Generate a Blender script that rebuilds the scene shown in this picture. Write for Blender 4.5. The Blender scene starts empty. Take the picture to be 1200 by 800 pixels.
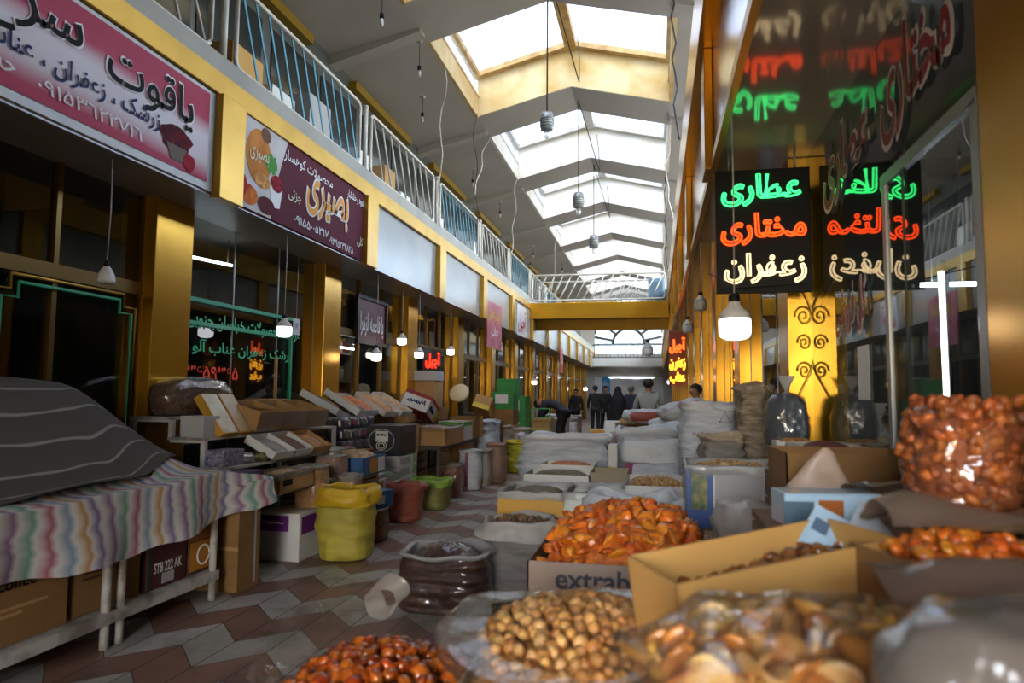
import bpy, bmesh, math, random, unicodedata
from mathutils import Vector, Matrix, noise
random.seed(7)
S = bpy.context.scene
COL = S.collection
R = math.radians

# ------------------------------------------------------------------ camera, sky, sun, exposure
YAW, PITCH, ROLL, EYE, FPX = R(11.93), R(4.47), R(0.5), Vector((0, 0, 1.35)), 800.0
_f = Vector((-math.sin(YAW)*math.cos(PITCH), math.cos(YAW)*math.cos(PITCH), math.sin(PITCH)))
_r = Vector((math.cos(YAW), math.sin(YAW), 0)); _u = _r.cross(_f)
CR = _r*math.cos(ROLL) + _u*math.sin(ROLL); CU = _u*math.cos(ROLL) - _r*math.sin(ROLL)
cam = bpy.data.cameras.new('camera'); cam.sensor_width = 36; cam.lens = 24
cam.clip_start = .05; cam.clip_end = 300
cam.dof.use_dof = True; cam.dof.focus_distance = 8.5; cam.dof.aperture_fstop = 2.6
camo = bpy.data.objects.new('camera', cam); COL.objects.link(camo)
m4 = Matrix((CR, CU, -_f)).transposed().to_4x4(); m4.translation = EYE; camo.matrix_world = m4
S.camera = camo

W = bpy.data.worlds.new('sky'); S.world = W; W.use_nodes = True
wn = W.node_tree; bg = wn.nodes['Background']
sky = wn.nodes.new('ShaderNodeTexSky'); sky.sky_type = 'NISHITA'; sky.sun_disc = False
sky.sun_elevation = R(48); sky.sun_rotation = R(180); sky.air_density = 1.0; sky.dust_density = 2.5
hz = wn.nodes.new('ShaderNodeMixRGB'); hz.inputs[0].default_value = .75; hz.inputs[2].default_value = (.325, .30, .262, 1)
wn.links.new(sky.outputs[0], hz.inputs[1]); wn.links.new(hz.outputs[0], bg.inputs[0])
SKY_POWER, SUN_POWER, EXPOSURE = 19.0, 6.0, -0.48
bg.inputs[1].default_value = SKY_POWER
sl = bpy.data.lights.new('sun', 'SUN'); sl.energy = SUN_POWER; sl.angle = R(1.2); sl.color = (1, .95, .86)
so = bpy.data.objects.new('sun', sl); COL.objects.link(so); so.location = (-6, -20, 30)
so.rotation_euler = Vector((.28, .80, -1.0)).to_track_quat('-Z', 'Y').to_euler()
vs = S.view_settings; vs.view_transform = 'Standard'; vs.look = 'None'; vs.gamma = 1; vs.exposure = EXPOSURE
vs.use_curve_mapping = False
cy = S.cycles
cy.use_denoising = True; cy.max_bounces = 9; cy.diffuse_bounces = 5; cy.glossy_bounces = 4; cy.transparent_max_bounces = 24
cy.transmission_bounces = 6; cy.caustics_reflective = False; cy.caustics_refractive = False; cy.sample_clamp_indirect = 6

BAY = [4.92 + 2.86*k for k in range(-4, 13)]          # column lines along the arcade
WELLS = [13.0 - 3.0 + 4.1*j for j in range(-4, 8)]    # near edge of each skylight well, 3 m long
YB, YE = -3.4, 40.0
for j, y in enumerate(WELLS):                         # sky portals in the roof openings (sampling only)
    if y < 5 or y > 38: continue
    pl = bpy.data.lights.new('skylight_portal', 'AREA'); pl.shape = 'RECTANGLE'; pl.size = 3.75; pl.size_y = 2.95
    pl.cycles.is_portal = True
    po = bpy.data.objects.new('skylight_portal', pl); COL.objects.link(po); po.location = (-1.6, y+1.5, 8.45)

# ------------------------------------------------------------------ helpers
def lin(h):
    v = [int(h[i:i+2], 16)/255 for i in (0, 2, 4)]
    return tuple((c/12.92 if c <= .04045 else ((c+.055)/1.055)**2.4) for c in v) + (1,)

MATS = {}
def mat(name, hexs, rough=.6, metal=0, spec=.5, noise_s=0, hex2=None, bump=0, bump_s=None, rand=0, island=0, coat=0,
        emit=0, vor=0, trans=0, uv=False, detail=4, lo=.35, hi=.65, stretch=None):
    """procedural surface: base colour, optional noise blend to hex2, bump, per-object variation"""
    if name in MATS: return MATS[name]
    m = bpy.data.materials.new(name); m.use_nodes = True; nt = m.node_tree; N = nt.nodes; L = nt.links
    b = N['Principled BSDF']
    b.inputs['Roughness'].default_value = rough; b.inputs['Metallic'].default_value = metal
    b.inputs['Specular IOR Level'].default_value = spec; b.inputs['Coat Weight'].default_value = coat
    b.inputs['Coat Roughness'].default_value = .06
    b.inputs['Base Color'].default_value = lin(hexs)
    src = None
    tc = N.new('ShaderNodeTexCoord'); vec = tc.outputs['UV' if uv else 'Object']
    if stretch:
        mp = N.new('ShaderNodeMapping'); mp.inputs['Scale'].default_value = stretch; L.new(vec, mp.inputs[0]); vec = mp.outputs[0]
    if noise_s and hex2:
        if vor:
            t = N.new('ShaderNodeTexVoronoi'); t.inputs['Scale'].default_value = noise_s; L.new(vec, t.inputs['Vector'])
            sp = N.new('ShaderNodeSeparateColor'); L.new(t.outputs['Color'], sp.inputs[0]); fac = sp.outputs[0]
            lo, hi = 0, 1
        else:
            t = N.new('ShaderNodeTexNoise'); t.inputs['Scale'].default_value = noise_s; t.inputs['Detail'].default_value = detail
            L.new(vec, t.inputs['Vector']); fac = t.outputs[0]
        cr = N.new('ShaderNodeValToRGB'); cr.color_ramp.elements[0].position = lo; cr.color_ramp.elements[1].position = hi
        cr.color_ramp.elements[0].color = lin(hexs); cr.color_ramp.elements[1].color = lin(hex2)
        L.new(fac, cr.inputs[0]); src = cr.outputs[0]
    if rand or island:
        hs = N.new('ShaderNodeHueSaturation')
        if src: L.new(src, hs.inputs['Color'])
        else: hs.inputs['Color'].default_value = lin(hexs)
        if island: g = N.new('ShaderNodeNewGeometry'); ro = g.outputs['Random Per Island']; amt = island
        else: g = N.new('ShaderNodeObjectInfo'); ro = g.outputs['Random']; amt = rand
        mr = N.new('ShaderNodeMapRange'); mr.inputs[3].default_value = 1-amt; mr.inputs[4].default_value = 1+amt
        L.new(ro, mr.inputs[0]); L.new(mr.outputs[0], hs.inputs['Value'])
        m2 = N.new('ShaderNodeMath'); m2.operation = 'MULTIPLY_ADD'; m2.inputs[1].default_value = (.05*amt); m2.inputs[2].default_value = .5-.025*amt
        m3 = N.new('ShaderNodeMath'); m3.operation = 'FRACT'; m4_ = N.new('ShaderNodeMath'); m4_.operation = 'MULTIPLY'; m4_.inputs[1].default_value = 7.31
        L.new(ro, m4_.inputs[0]); L.new(m4_.outputs[0], m3.inputs[0]); L.new(m3.outputs[0], m2.inputs[0]); L.new(m2.outputs[0], hs.inputs['Hue'])
        src = hs.outputs[0]
    if src: L.new(src, b.inputs['Base Color'])
    if bump:
        t = N.new('ShaderNodeTexNoise'); t.inputs['Scale'].default_value = bump_s or 40; t.inputs['Detail'].default_value = 5; L.new(vec, t.inputs['Vector'])
        bp = N.new('ShaderNodeBump'); bp.inputs['Strength'].default_value = bump; bp.inputs['Distance'].default_value = .02
        L.new(t.outputs[0], bp.inputs['Height']); L.new(bp.outputs[0], b.inputs['Normal'])
    if emit:
        if src: L.new(src, b.inputs['Emission Color'])
        else: b.inputs['Emission Color'].default_value = lin(hexs)
        b.inputs['Emission Strength'].default_value = emit
    if trans:
        b.inputs['Transmission Weight'].default_value = trans
    MATS[name] = m
    return m

def see_through(name, hexs, base=.04, peak=1.0, power=4.0, rough=.02, body=0, body_hex='ffffff', bump=0, bump_s=20, glow=None):
    """thin glass / plastic film: tinted transparency, fresnel-like reflection, optional milky body"""
    if name in MATS: return MATS[name]
    m = bpy.data.materials.new(name); m.use_nodes = True; nt = m.node_tree; N = nt.nodes; L = nt.links
    N.remove(N['Principled BSDF']); out = N['Material Output']
    tr = N.new('ShaderNodeBsdfTransparent'); tr.inputs[0].default_value = lin(hexs)
    gl = N.new('ShaderNodeBsdfGlossy'); gl.inputs['Roughness'].default_value = rough
    lw = N.new('ShaderNodeLayerWeight'); lw.inputs[0].default_value = .5
    pw = N.new('ShaderNodeMath'); pw.operation = 'POWER'; pw.inputs[1].default_value = power; L.new(lw.outputs['Facing'], pw.inputs[0])
    ma = N.new('ShaderNodeMath'); ma.operation = 'MULTIPLY_ADD'; ma.inputs[1].default_value = peak-base; ma.inputs[2].default_value = base; L.new(pw.outputs[0], ma.inputs[0])
    first = tr.outputs[0]
    if body:
        df = N.new('ShaderNodeBsdfDiffuse'); df.inputs[0].default_value = lin(body_hex)
        tl = N.new('ShaderNodeBsdfTranslucent'); tl.inputs[0].default_value = lin(body_hex)
        mx0 = N.new('ShaderNodeMixShader'); mx0.inputs[0].default_value = .55; L.new(df.outputs[0], mx0.inputs[1]); L.new(tl.outputs[0], mx0.inputs[2])
        mx1 = N.new('ShaderNodeMixShader'); mx1.inputs[0].default_value = body; L.new(first, mx1.inputs[1]); L.new(mx0.outputs[0], mx1.inputs[2]); first = mx1.outputs[0]
    mx = N.new('ShaderNodeMixShader'); L.new(ma.outputs[0], mx.inputs[0]); L.new(first, mx.inputs[1]); L.new(gl.outputs[0], mx.inputs[2])
    if bump:
        tc = N.new('ShaderNodeTexCoord'); t = N.new('ShaderNodeTexNoise'); t.inputs['Scale'].default_value = bump_s; t.inputs['Detail'].default_value = 4
        L.new(tc.outputs['Object'], t.inputs['Vector'])
        bp = N.new('ShaderNodeBump'); bp.inputs['Strength'].default_value = bump; bp.inputs['Distance'].default_value = .03
        L.new(t.outputs[0], bp.inputs['Height']); L.new(bp.outputs[0], gl.inputs['Normal']); L.new(bp.outputs[0], lw.inputs['Normal'])
    L.new(mx.outputs[0], out.inputs[0]); MATS[name] = m
    return m

def ramp_uv(name, stops, axis=0, repeat=1, const=False, rough=.6, rot=0, noise_amt=0, bump=0):
    """printed or woven bands across a surface's own UV"""
    if name in MATS: return MATS[name]
    m = bpy.data.materials.new(name); m.use_nodes = True; nt = m.node_tree; N = nt.nodes; L = nt.links
    b = N['Principled BSDF']; b.inputs['Roughness'].default_value = rough
    tc = N.new('ShaderNodeTexCoord'); mp = N.new('ShaderNodeMapping'); mp.inputs['Rotation'].default_value[2] = rot
    L.new(tc.outputs['UV'], mp.inputs[0]); sx = N.new('ShaderNodeSeparateXYZ'); L.new(mp.outputs[0], sx.inputs[0])
    v = sx.outputs[axis]
    if noise_amt:
        t = N.new('ShaderNodeTexNoise'); t.inputs['Scale'].default_value = 4; L.new(tc.outputs['UV'], t.inputs['Vector'])
        a = N.new('ShaderNodeMath'); a.operation = 'MULTIPLY_ADD'; a.inputs[1].default_value = noise_amt; L.new(t.outputs[0], a.inputs[0]); L.new(v, a.inputs[2]); v = a.outputs[0]
    if repeat != 1:
        q = N.new('ShaderNodeMath'); q.operation = 'MULTIPLY'; q.inputs[1].default_value = repeat; L.new(v, q.inputs[0])
        fr_ = N.new('ShaderNodeMath'); fr_.operation = 'FRACT'; L.new(q.outputs[0], fr_.inputs[0]); v = fr_.outputs[0]
    cr = N.new('ShaderNodeValToRGB'); cr.color_ramp.interpolation = 'CONSTANT' if const else 'LINEAR'
    el = cr.color_ramp.elements
    while len(el) < len(stops): el.new(.5)
    for e, (p, h) in zip(el, stops): e.position = p; e.color = lin(h)
    L.new(v, cr.inputs[0]); L.new(cr.outputs[0], b.inputs['Base Color'])
    if bump:
        t = N.new('ShaderNodeTexNoise'); t.inputs['Scale'].default_value = 30; L.new(tc.outputs['Object'], t.inputs['Vector'])
        bp = N.new('ShaderNodeBump'); bp.inputs['Strength'].default_value = bump; bp.inputs['Distance'].default_value = .02
        L.new(t.outputs[0], bp.inputs['Height']); L.new(bp.outputs[0], b.inputs['Normal'])
    MATS[name] = m
    return m

class MB:
    """collects shapes and links them as ONE mesh object"""
    def __init__(s): s.v = []; s.f = []; s.m = []; s.uv = {}; s.k = 0; s.sm = []
    def add(s, vs, fs, smooth=False):
        o = len(s.v); s.v += [tuple(v) for v in vs]
        for f in fs: s.f.append(tuple(i+o for i in f)); s.m.append(s.k); s.sm.append(smooth)
        return s
    def box(s, x0, x1, y0, y1, z0, z1, rz=0, piv=None):
        vs = [Vector((x, y, z)) for z in (z0, z1) for x, y in ((x0, y0), (x1, y0), (x1, y1), (x0, y1))]
        if rz:
            p = Vector(piv or ((x0+x1)/2, (y0+y1)/2, 0)); M_ = Matrix.Rotation(rz, 3, 'Z')
            vs = [M_ @ (v-p) + p for v in vs]
        return s.add(vs, [(0, 3, 2, 1), (4, 5, 6, 7), (0, 1, 5, 4), (1, 2, 6, 5), (2, 3, 7, 6), (3, 0, 4, 7)])
    def bar(s, a, b, w, h=None, up=(0, 0, 1)):
        a, b = Vector(a), Vector(b); d = (b-a).normalized(); u = Vector(up)
        if abs(d.dot(u)) > .98: u = Vector((1, 0, 0))
        r = d.cross(u).normalized()*w/2; u = r.cross(d).normalized()*(h or w)/2
        vs = [p+q for p in (a, b) for q in (-r-u, r-u, r+u, -r+u)]
        return s.add(vs, [(3, 2, 1, 0), (4, 5, 6, 7), (0, 1, 5, 4), (1, 2, 6, 5), (2, 3, 7, 6), (3, 0, 4, 7)])
    def tube(s, path, r, n=8, closed=False, flat=1.0):
        P = [Vector(p) for p in path]; k = len(P); vs = []; up = Vector((.13, .21, .97))
        for i, p in enumerate(P):
            if closed: d = P[(i+1) % k]-P[i-1]
            else: d = P[min(i+1, k-1)]-P[max(i-1, 0)]
            if d.length < 1e-9: d = Vector((0, 0, 1))
            d.normalize(); a = d.cross(up)
            if a.length < .05: a = d.cross(Vector((1, 0, 0)))
            a.normalize(); c = a.cross(d); rr = r[i] if isinstance(r, (list, tuple)) else r
            vs += [p + rr*(math.cos(2*math.pi*j/n)*a + flat*math.sin(2*math.pi*j/n)*c) for j in range(n)]
        fs = []
        for i in range(k if closed else k-1):
            i2 = (i+1) % k
            fs += [(i*n+j, i*n+(j+1) % n, i2*n+(j+1) % n, i2*n+j) for j in range(n)]
        if not closed: fs += [tuple(range(n))[::-1], tuple((k-1)*n+j for j in range(n))]
        return s.add(vs, fs, True)
    def lathe(s, prof, c=(0, 0, 0), n=24, sx=1, sy=1, smooth=True):
        vs = []; fs = []
        for r, z in prof:
            vs += [(c[0]+sx*r*math.cos(2*math.pi*j/n), c[1]+sy*r*math.sin(2*math.pi*j/n), c[2]+z) for j in range(n)]
        for i in range(len(prof)-1):
            fs += [(i*n+j, i*n+(j+1) % n, (i+1)*n+(j+1) % n, (i+1)*n+j) for j in range(n)]
        fs += [tuple(range(n))[::-1], tuple((len(prof)-1)*n+j for j in range(n))]
        return s.add(vs, fs, smooth)
    def prism(s, poly, axis, a, b):
        """poly in the two other axes, extruded along axis ('x','y','z') from a to b"""
        def P(p, t): return {'x': (t, p[0], p[1]), 'y': (p[0], t, p[1]), 'z': (p[0], p[1], t)}[axis]
        n = len(poly); vs = [P(p, a) for p in poly]+[P(p, b) for p in poly]
        fs = [tuple(range(n)), tuple(range(n, 2*n))[::-1]]+[(i, i+n, (i+1) % n+n, (i+1) % n) for i in range(n)]
        return s.add(vs, fs)
    def grid(s, fn, nu, nv, wrap=False, smooth=True, pick=None):
        o = len(s.v); W_ = nu if wrap else nu+1
        for j in range(nv+1):
            for i in range(W_):
                s.v.append(tuple(fn(i/nu, j/nv)))
        for j in range(nv):
            for i in range(nu):
                a = o+j*W_+i; b = o+j*W_+(i+1) % W_; c = o+(j+1)*W_+(i+1) % W_; d = o+(j+1)*W_+i
                s.uv[len(s.f)] = [(i/nu, j/nv), ((i+1)/nu, j/nv), ((i+1)/nu, (j+1)/nv), (i/nu, (j+1)/nv)]
                s.f.append((a, b, c, d)); s.m.append(pick(i/nu, j/nv) if pick else s.k); s.sm.append(smooth)
        return s
    def quad(s, a, b, c, d):
        o = len(s.v); s.v += [tuple(p) for p in (a, b, c, d)]; s.uv[len(s.f)] = [(0, 0), (1, 0), (1, 1), (0, 1)]
        s.f.append((o, o+1, o+2, o+3)); s.m.append(s.k); s.sm.append(False); return s
    def build(s, name, mats, parent=None, bevel=0, loc=None, rz=0, fix=True):
        me = bpy.data.meshes.new(name); me.from_pydata(s.v, [], s.f)
        for m in (mats if isinstance(mats, (list, tuple)) else [mats]): me.materials.append(m)
        me.polygons.foreach_set('material_index', s.m); me.polygons.foreach_set('use_smooth', s.sm)
        if s.uv:
            ul = me.uv_layers.new(name='UVMap')
            for fi, q in s.uv.items():
                for li, w in zip(me.polygons[fi].loop_indices, q): ul.data[li].uv = w
        me.update()
        o = bpy.data.objects.new(name, me); COL.objects.link(o)
        if parent: o.parent = parent
        if loc is not None: o.location = loc
        if rz: o.rotation_euler.z = rz
        if bevel:
            b = o.modifiers.new('edge', 'BEVEL'); b.width = bevel; b.segments = 2; b.limit_method = 'ANGLE'; b.angle_limit = R(40)
        return o

def tag(o, label=None, cat=None, group=None, kind=None):
    if label: o['label'] = label
    if cat: o['category'] = cat
    if group: o['group'] = group
    if kind: o['kind'] = kind
    return o
def thing(name, label, cat, loc=(0, 0, 0), rz=0, group=None):
    o = bpy.data.objects.new(name, None); COL.objects.link(o); o.empty_display_size = .1
    o.location = loc; o.rotation_euler.z = rz
    return tag(o, label, cat, group)
def struct(o): o['kind'] = 'structure'; return o
def sroot(name, loc=(0, 0, 0), rz=0):
    o = bpy.data.objects.new(name, None); COL.objects.link(o); o.location = loc; o.rotation_euler.z = rz; o['kind'] = 'structure'
    return o
def copy_tree(o, parent=None):
    c = o.copy(); COL.objects.link(c)
    if parent: c.parent = parent
    for ch in list(o.children): copy_tree(ch, c)
    return c
def at(px, py, X=None, Y=None, Z=None):
    """where the sight line through a point of the photograph meets a plane of the place"""
    d = _f + CR*(px-600)/FPX - CU*(py-400)/FPX
    t = (X-EYE.x)/d.x if X is not None else (Y-EYE.y)/d.y if Y is not None else (Z-EYE.z)/d.z
    return EYE + t*d
def span(x0, x1, yt, yb, Y):
    """centre x, width, bottom z, height of what fills that rectangle of the photograph at depth Y"""
    a, b = at(x0, (yt+yb)/2, Y=Y), at(x1, (yt+yb)/2, Y=Y); c = (x0+x1)/2
    zb, zt = at(c, yb, Y=Y).z, at(c, yt, Y=Y).z
    return (a.x+b.x)/2, b.x-a.x, zb, zt-zb
ORD = 'first second third fourth fifth sixth seventh eighth ninth tenth eleventh twelfth thirteenth fourteenth fifteenth sixteenth'.split()

# ------------------------------------------------------------------ lettering
FORMS = {}
for cp in list(range(0xFB50, 0xFE00))+list(range(0xFE70, 0xFF00)):
    d = unicodedata.decomposition(chr(cp)).split()
    if len(d) >= 2 and d[0] in ('<isolated>', '<final>', '<initial>', '<medial>'):
        key = ''.join(chr(int(x, 16)) for x in d[1:]); FORMS.setdefault(key, {}).setdefault(d[0][1:4], chr(cp))
NOJOIN = set('اآأإدذرزژوؤةء')
def shape_text(s):
    """joins Persian letters and lays them in visual order"""
    s = s.replace('ی', 'ی').replace('ك', 'ک'); s2 = []; i = 0
    while i < len(s):
        if s[i:i+2] == 'لا': s2.append('لا'); i += 2
        else: s2.append(s[i]); i += 1
    out = []
    for i, c in enumerate(s2):
        if c not in FORMS or not ('\u0600' <= c[0] <= '\u06ff'): out.append(c); continue
        pj = i > 0 and s2[i-1] in FORMS and s2[i-1][-1] not in NOJOIN and 'ini' in FORMS[s2[i-1]]
        nj = i+1 < len(s2) and s2[i+1] in FORMS and 'ini' in FORMS[c] and c[-1] not in NOJOIN and 'fin' in FORMS[s2[i+1]]
        k = 'med' if pj and nj else 'fin' if pj else 'ini' if nj else 'iso'
        out.append(FORMS[c].get(k) or FORMS[c].get('iso') or c)
    res = []; run = ''
    for c in out:                                     # digit runs keep their order
        if c.isdigit(): run += c
        else:
            if run: res.append(run); run = ''
            res.append(c)
    if run: res.append(run)
    return ''.join(res[::-1])
def is_persian(s): return any('\u0600' <= c <= '\u06ff' for c in s)
TXT = {}
def text_shape(s, bold=.0):
    k = (s, bold)
    if k not in TXT:
        c = bpy.data.curves.new('lettering', 'FONT'); c.body = shape_text(s) if is_persian(s) else s
        c.offset = bold; c.resolution_u = 4
        o = bpy.data.objects.new('lettering', c); me = bpy.data.meshes.new_from_object(o)
        vs = [v.co.copy() for v in me.vertices]; fs = [tuple(p.vertices) for p in me.polygons]
        bpy.data.objects.remove(o); bpy.data.curves.remove(c); bpy.data.meshes.remove(me)
        x0, x1 = min(v.x for v in vs), max(v.x for v in vs); y0, y1 = min(v.y for v in vs), max(v.y for v in vs)
        TXT[k] = ([((v.x-(x0+x1)/2), (v.y-(y0+y1)/2)) for v in vs], fs, x1-x0, y1-y0)
    return TXT[k]
def letters(s, m, centre, right, up, width=None, height=None, bold=0, parent=None, name='lettering', thick=.003, slant=0, squash=None):
    vs, fs, w, h = text_shape(s, bold); k = width/w if width else height/h; ky = k
    if width and height: ky = height/h
    c, r, u = Vector(centre), Vector(right).normalized(), Vector(up).normalized(); n = r.cross(u)
    b = MB(); V = [c + r*(x*k+slant*y*ky) + u*y*ky + n*thick for x, y in vs]; b.add(V, fs)
    return b.build(name, m, parent)
def outline_loops(s, bold=0):
    vs, fs, w, h = text_shape(s, bold); key = {}; idx = []
    for v in vs: idx.append(key.setdefault((round(v[0], 4), round(v[1], 4)), len(key)))
    pts = list(key.keys()); cnt = {}
    for f in fs:
        for i in range(len(f)):
            a, b = idx[f[i]], idx[f[(i+1) % len(f)]]
            if a != b: cnt[(a, b)] = cnt.get((a, b), 0)+1
    nxt = {}
    for (a, b) in cnt:
        if (b, a) not in cnt: nxt.setdefault(a, []).append(b)
    loops = []
    while nxt:
        a = next(iter(nxt)); loop = [a]
        while a in nxt:
            b = nxt[a].pop()
            if not nxt[a]: del nxt[a]
            if b == loop[0]: break
            loop.append(b); a = b
            if len(loop) > 4000: break
        if len(loop) > 2: loops.append([pts[i] for i in loop])
    return loops, w, h
def neon(s, m, centre, right, up, width, height, parent, r=.006, bold=0, name='neon_tube'):
    loops, w, h = outline_loops(s, bold); c, rt, u = Vector(centre), Vector(right), Vector(up); n = rt.cross(u)
    b = MB(); kx, ky = width/w, height/h
    for lp in loops:
        P = [c + rt*x*kx + u*y*ky + n*.012 for x, y in lp]; Q = [P[0]]
        for p in P[1:]:
            if (p-Q[-1]).length > r*.7: Q.append(p)
        if len(Q) > 3: b.tube(Q, r, 5, closed=True)
    return b.build(name, m, parent)

# ------------------------------------------------------------------ shared materials
gold = mat('gold_steel', 'd09a28', .24, .7, noise_s=1.3, hex2='c08c22', bump=.05, bump_s=3)
gold_brushed = mat('gold_trim', 'c2963a', .34, .65, noise_s=2, hex2='b08630', bump=.04, bump_s=9)
gold_dark = mat('bronze_frame', '6b5228', .35, .8)
plaster = mat('grey_plaster', 'aeaba3', .85, noise_s=.8, hex2='b9b6ae', bump=.06, bump_s=14)
plaster_w = mat('white_plaster', 'd9d5cb', .8, noise_s=.9, hex2='c9c5ba')
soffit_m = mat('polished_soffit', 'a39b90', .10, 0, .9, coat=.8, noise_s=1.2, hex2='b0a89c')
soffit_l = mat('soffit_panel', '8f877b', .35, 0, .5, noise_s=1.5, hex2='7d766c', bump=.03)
well_m = mat('stained_well', 'dcc898', .8, noise_s=1.6, hex2='c09a50', detail=9, lo=.4, hi=.72, bump=.04)
well_w = mat('white_well', 'eae6da', .8, noise_s=1.5, hex2='dacfae', lo=.45, hi=.8)
wood_frame = mat('stained_frame', 'cfae74', .6, noise_s=4, hex2='a98549')
white_metal = mat('white_painted_steel', 'bdb8ae', .4, noise_s=5, hex2='a19a8d', lo=.5, hi=.8)
blue_metal = mat('blue_painted_steel', '3f86a0', .4)
dark = mat('dark_interior', '1d1b1a', .8)
dark_wall = mat('shop_wall', '55504a', .8, noise_s=2, hex2='46423d')
dark_glass = mat('dark_window_glass', '30383a', .12, 0, .6)
black = mat('black_plastic', '0d0d0d', .6, 0, .25)
glass = see_through('shop_glass', 'b9c6c2', .07, .95, 3.2)
pane = see_through('roof_pane', '6b747f', .05, .8, 4, rough=.1, body=.32, body_hex='a3a29b')
added_clear_pane = see_through('added_clear_pane', 'f2f4f4', .04, .8, 4)
film = see_through('clear_film', 'f0ece6', .07, .6, 2.2, rough=.12, body=.05, body_hex='d8d0c6', bump=.5, bump_s=9)
film_milky = see_through('milky_film', 'd8d2ca', .07, .6, 2.5, rough=.2, body=.52, body_hex='cfc6bb', bump=.8, bump_s=7)
film_white = see_through('white_film', 'e4e4e2', .06, .5, 2.5, rough=.25, body=.72, body_hex='dddbd6', bump=.7, bump_s=9)
cardboard = mat('cardboard', 'b38b58', .85, noise_s=3, hex2='a47d4c', bump=.03)
cardboard_d = mat('brown_cardboard', '8d6638', .85, noise_s=3, hex2='7f5a30')
cardboard_l = mat('tan_cardboard', 'cf9f58', .8, noise_s=2, hex2='c3934c')
white_card = mat('white_card', 'd9d6d0', .6, noise_s=3, hex2='cdcac4')
grey_card = mat('grey_card', 'a9a5a3', .6)
cord_m = mat('white_cord', 'b9b4a8', .6)
cord_d = mat('dark_cord', '2a2826', .6)
steel = mat('grey_steel', '8f908e', .4, .7)
old_paint = mat('worn_white_paint', 'b9b3a8', .6, noise_s=6, hex2='7a7064', lo=.45, hi=.65)
ink = mat('black_ink', '14120f', .6)

# ------------------------------------------------------------------ floor
fl = MB(); T_, P_ = .36, .50; fl.k = 0
fl.box(-6.6, 2.9, YB-.2, YE+1, -.2, -.004)
nb = int((YE-YB)/T_)+3
for b_ in range(-2, nb):
    for i in range(int(5.3/(P_/2))):
        xa = -4.25+i*P_/2; xb = xa+P_/2; oa = 0 if i % 2 == 0 else P_/2; ob = P_/2-oa; y = YB+b_*T_
        if y > YE-.6 or y < YB: continue
        g = .003; fl.k = 1+b_ % 2
        fl.add([(xa+g, y+oa+g, 0), (xb-g, y+ob+g, 0), (xb-g, y+ob+T_-g, 0), (xa+g, y+oa+T_-g, 0)], [(0, 1, 2, 3)])
grout = mat('dark_grout', '4d4640', .9)
def tile_mat(name, a, b, c):
    m = mat(name, a, .42, 0, .5, noise_s=2.2, hex2=b, detail=8, island=.12, bump=.04, bump_s=30)
    nt = m.node_tree; N = nt.nodes; L = nt.links; bs = N['Principled BSDF']; src = bs.inputs['Base Color'].links[0].from_socket
    t = N.new('ShaderNodeTexNoise'); t.inputs['Scale'].default_value = 3.1; t.inputs['Detail'].default_value = 10; t.inputs['Roughness'].default_value = .7
    tc = N.new('ShaderNodeTexCoord'); L.new(tc.outputs['Object'], t.inputs['Vector'])
    cr = N.new('ShaderNodeValToRGB'); cr.color_ramp.elements[0].position = .52; cr.color_ramp.elements[1].position = .68
    L.new(t.outputs[0], cr.inputs[0]); mx = N.new('ShaderNodeMixRGB'); mx.inputs[2].default_value = lin(c)
    mu = N.new('ShaderNodeMath'); mu.operation = 'MULTIPLY'; mu.inputs[1].default_value = .75; L.new(cr.outputs[0], mu.inputs[0])
    L.new(mu.outputs[0], mx.inputs[0]); L.new(src, mx.inputs[1]); L.new(mx.outputs[0], bs.inputs['Base Color'])
    return m
struct(fl.build('floor', [grout, tile_mat('grey_tile', 'a59f94', '8b857b', '544c44'), tile_mat('pink_tile', '85604f', '6f4e40', '41332b')]))

# ------------------------------------------------------------------ shell
XL, XR, GL, GR = -3.5, .4, -4.06, .98
ZS, ZB = 2.93, 3.92
struct(MB().box(-6.6, -6.4, YB, YE+1, 0, 7.2).build('wall_left', dark_wall))
struct(MB().box(2.7, 2.9, YB, YE+1, 0, 4.1).build('wall_right', dark_wall))
b = MB(); b.box(-6.6, -3.5, YB-.2, YB, 0, 8.4); b.box(.9, 2.9, YB-.2, YB, 0, 2.85); b.box(.4, 2.9, YB-.2, YB, 2.85, 8.4); b.box(-3.5, -1.3, YB-.2, YB, 0, 2.85); b.box(-3.5, .4, YB-.2, YB, 2.85, 8.4)
struct(b.build('wall_back', plaster))                     # opening added behind the viewpoint to light the foreground goods
for zc, hh in ((1.42, 2.85),):
    pl = bpy.data.lights.new('added_opening_portal', 'AREA'); pl.shape = 'RECTANGLE'; pl.size = 2.2; pl.size_y = hh; pl.cycles.is_portal = True
    po = bpy.data.objects.new('added_opening_portal', pl); COL.objects.link(po); po.location = (-.2, YB-.25, zc); po.rotation_euler = (R(90), 0, 0)
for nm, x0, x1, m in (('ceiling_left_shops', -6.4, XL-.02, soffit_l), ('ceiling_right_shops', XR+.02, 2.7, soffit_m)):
    struct(MB().box(x0, x1, YB, YE, ZS, ZB).build(nm, m))
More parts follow.
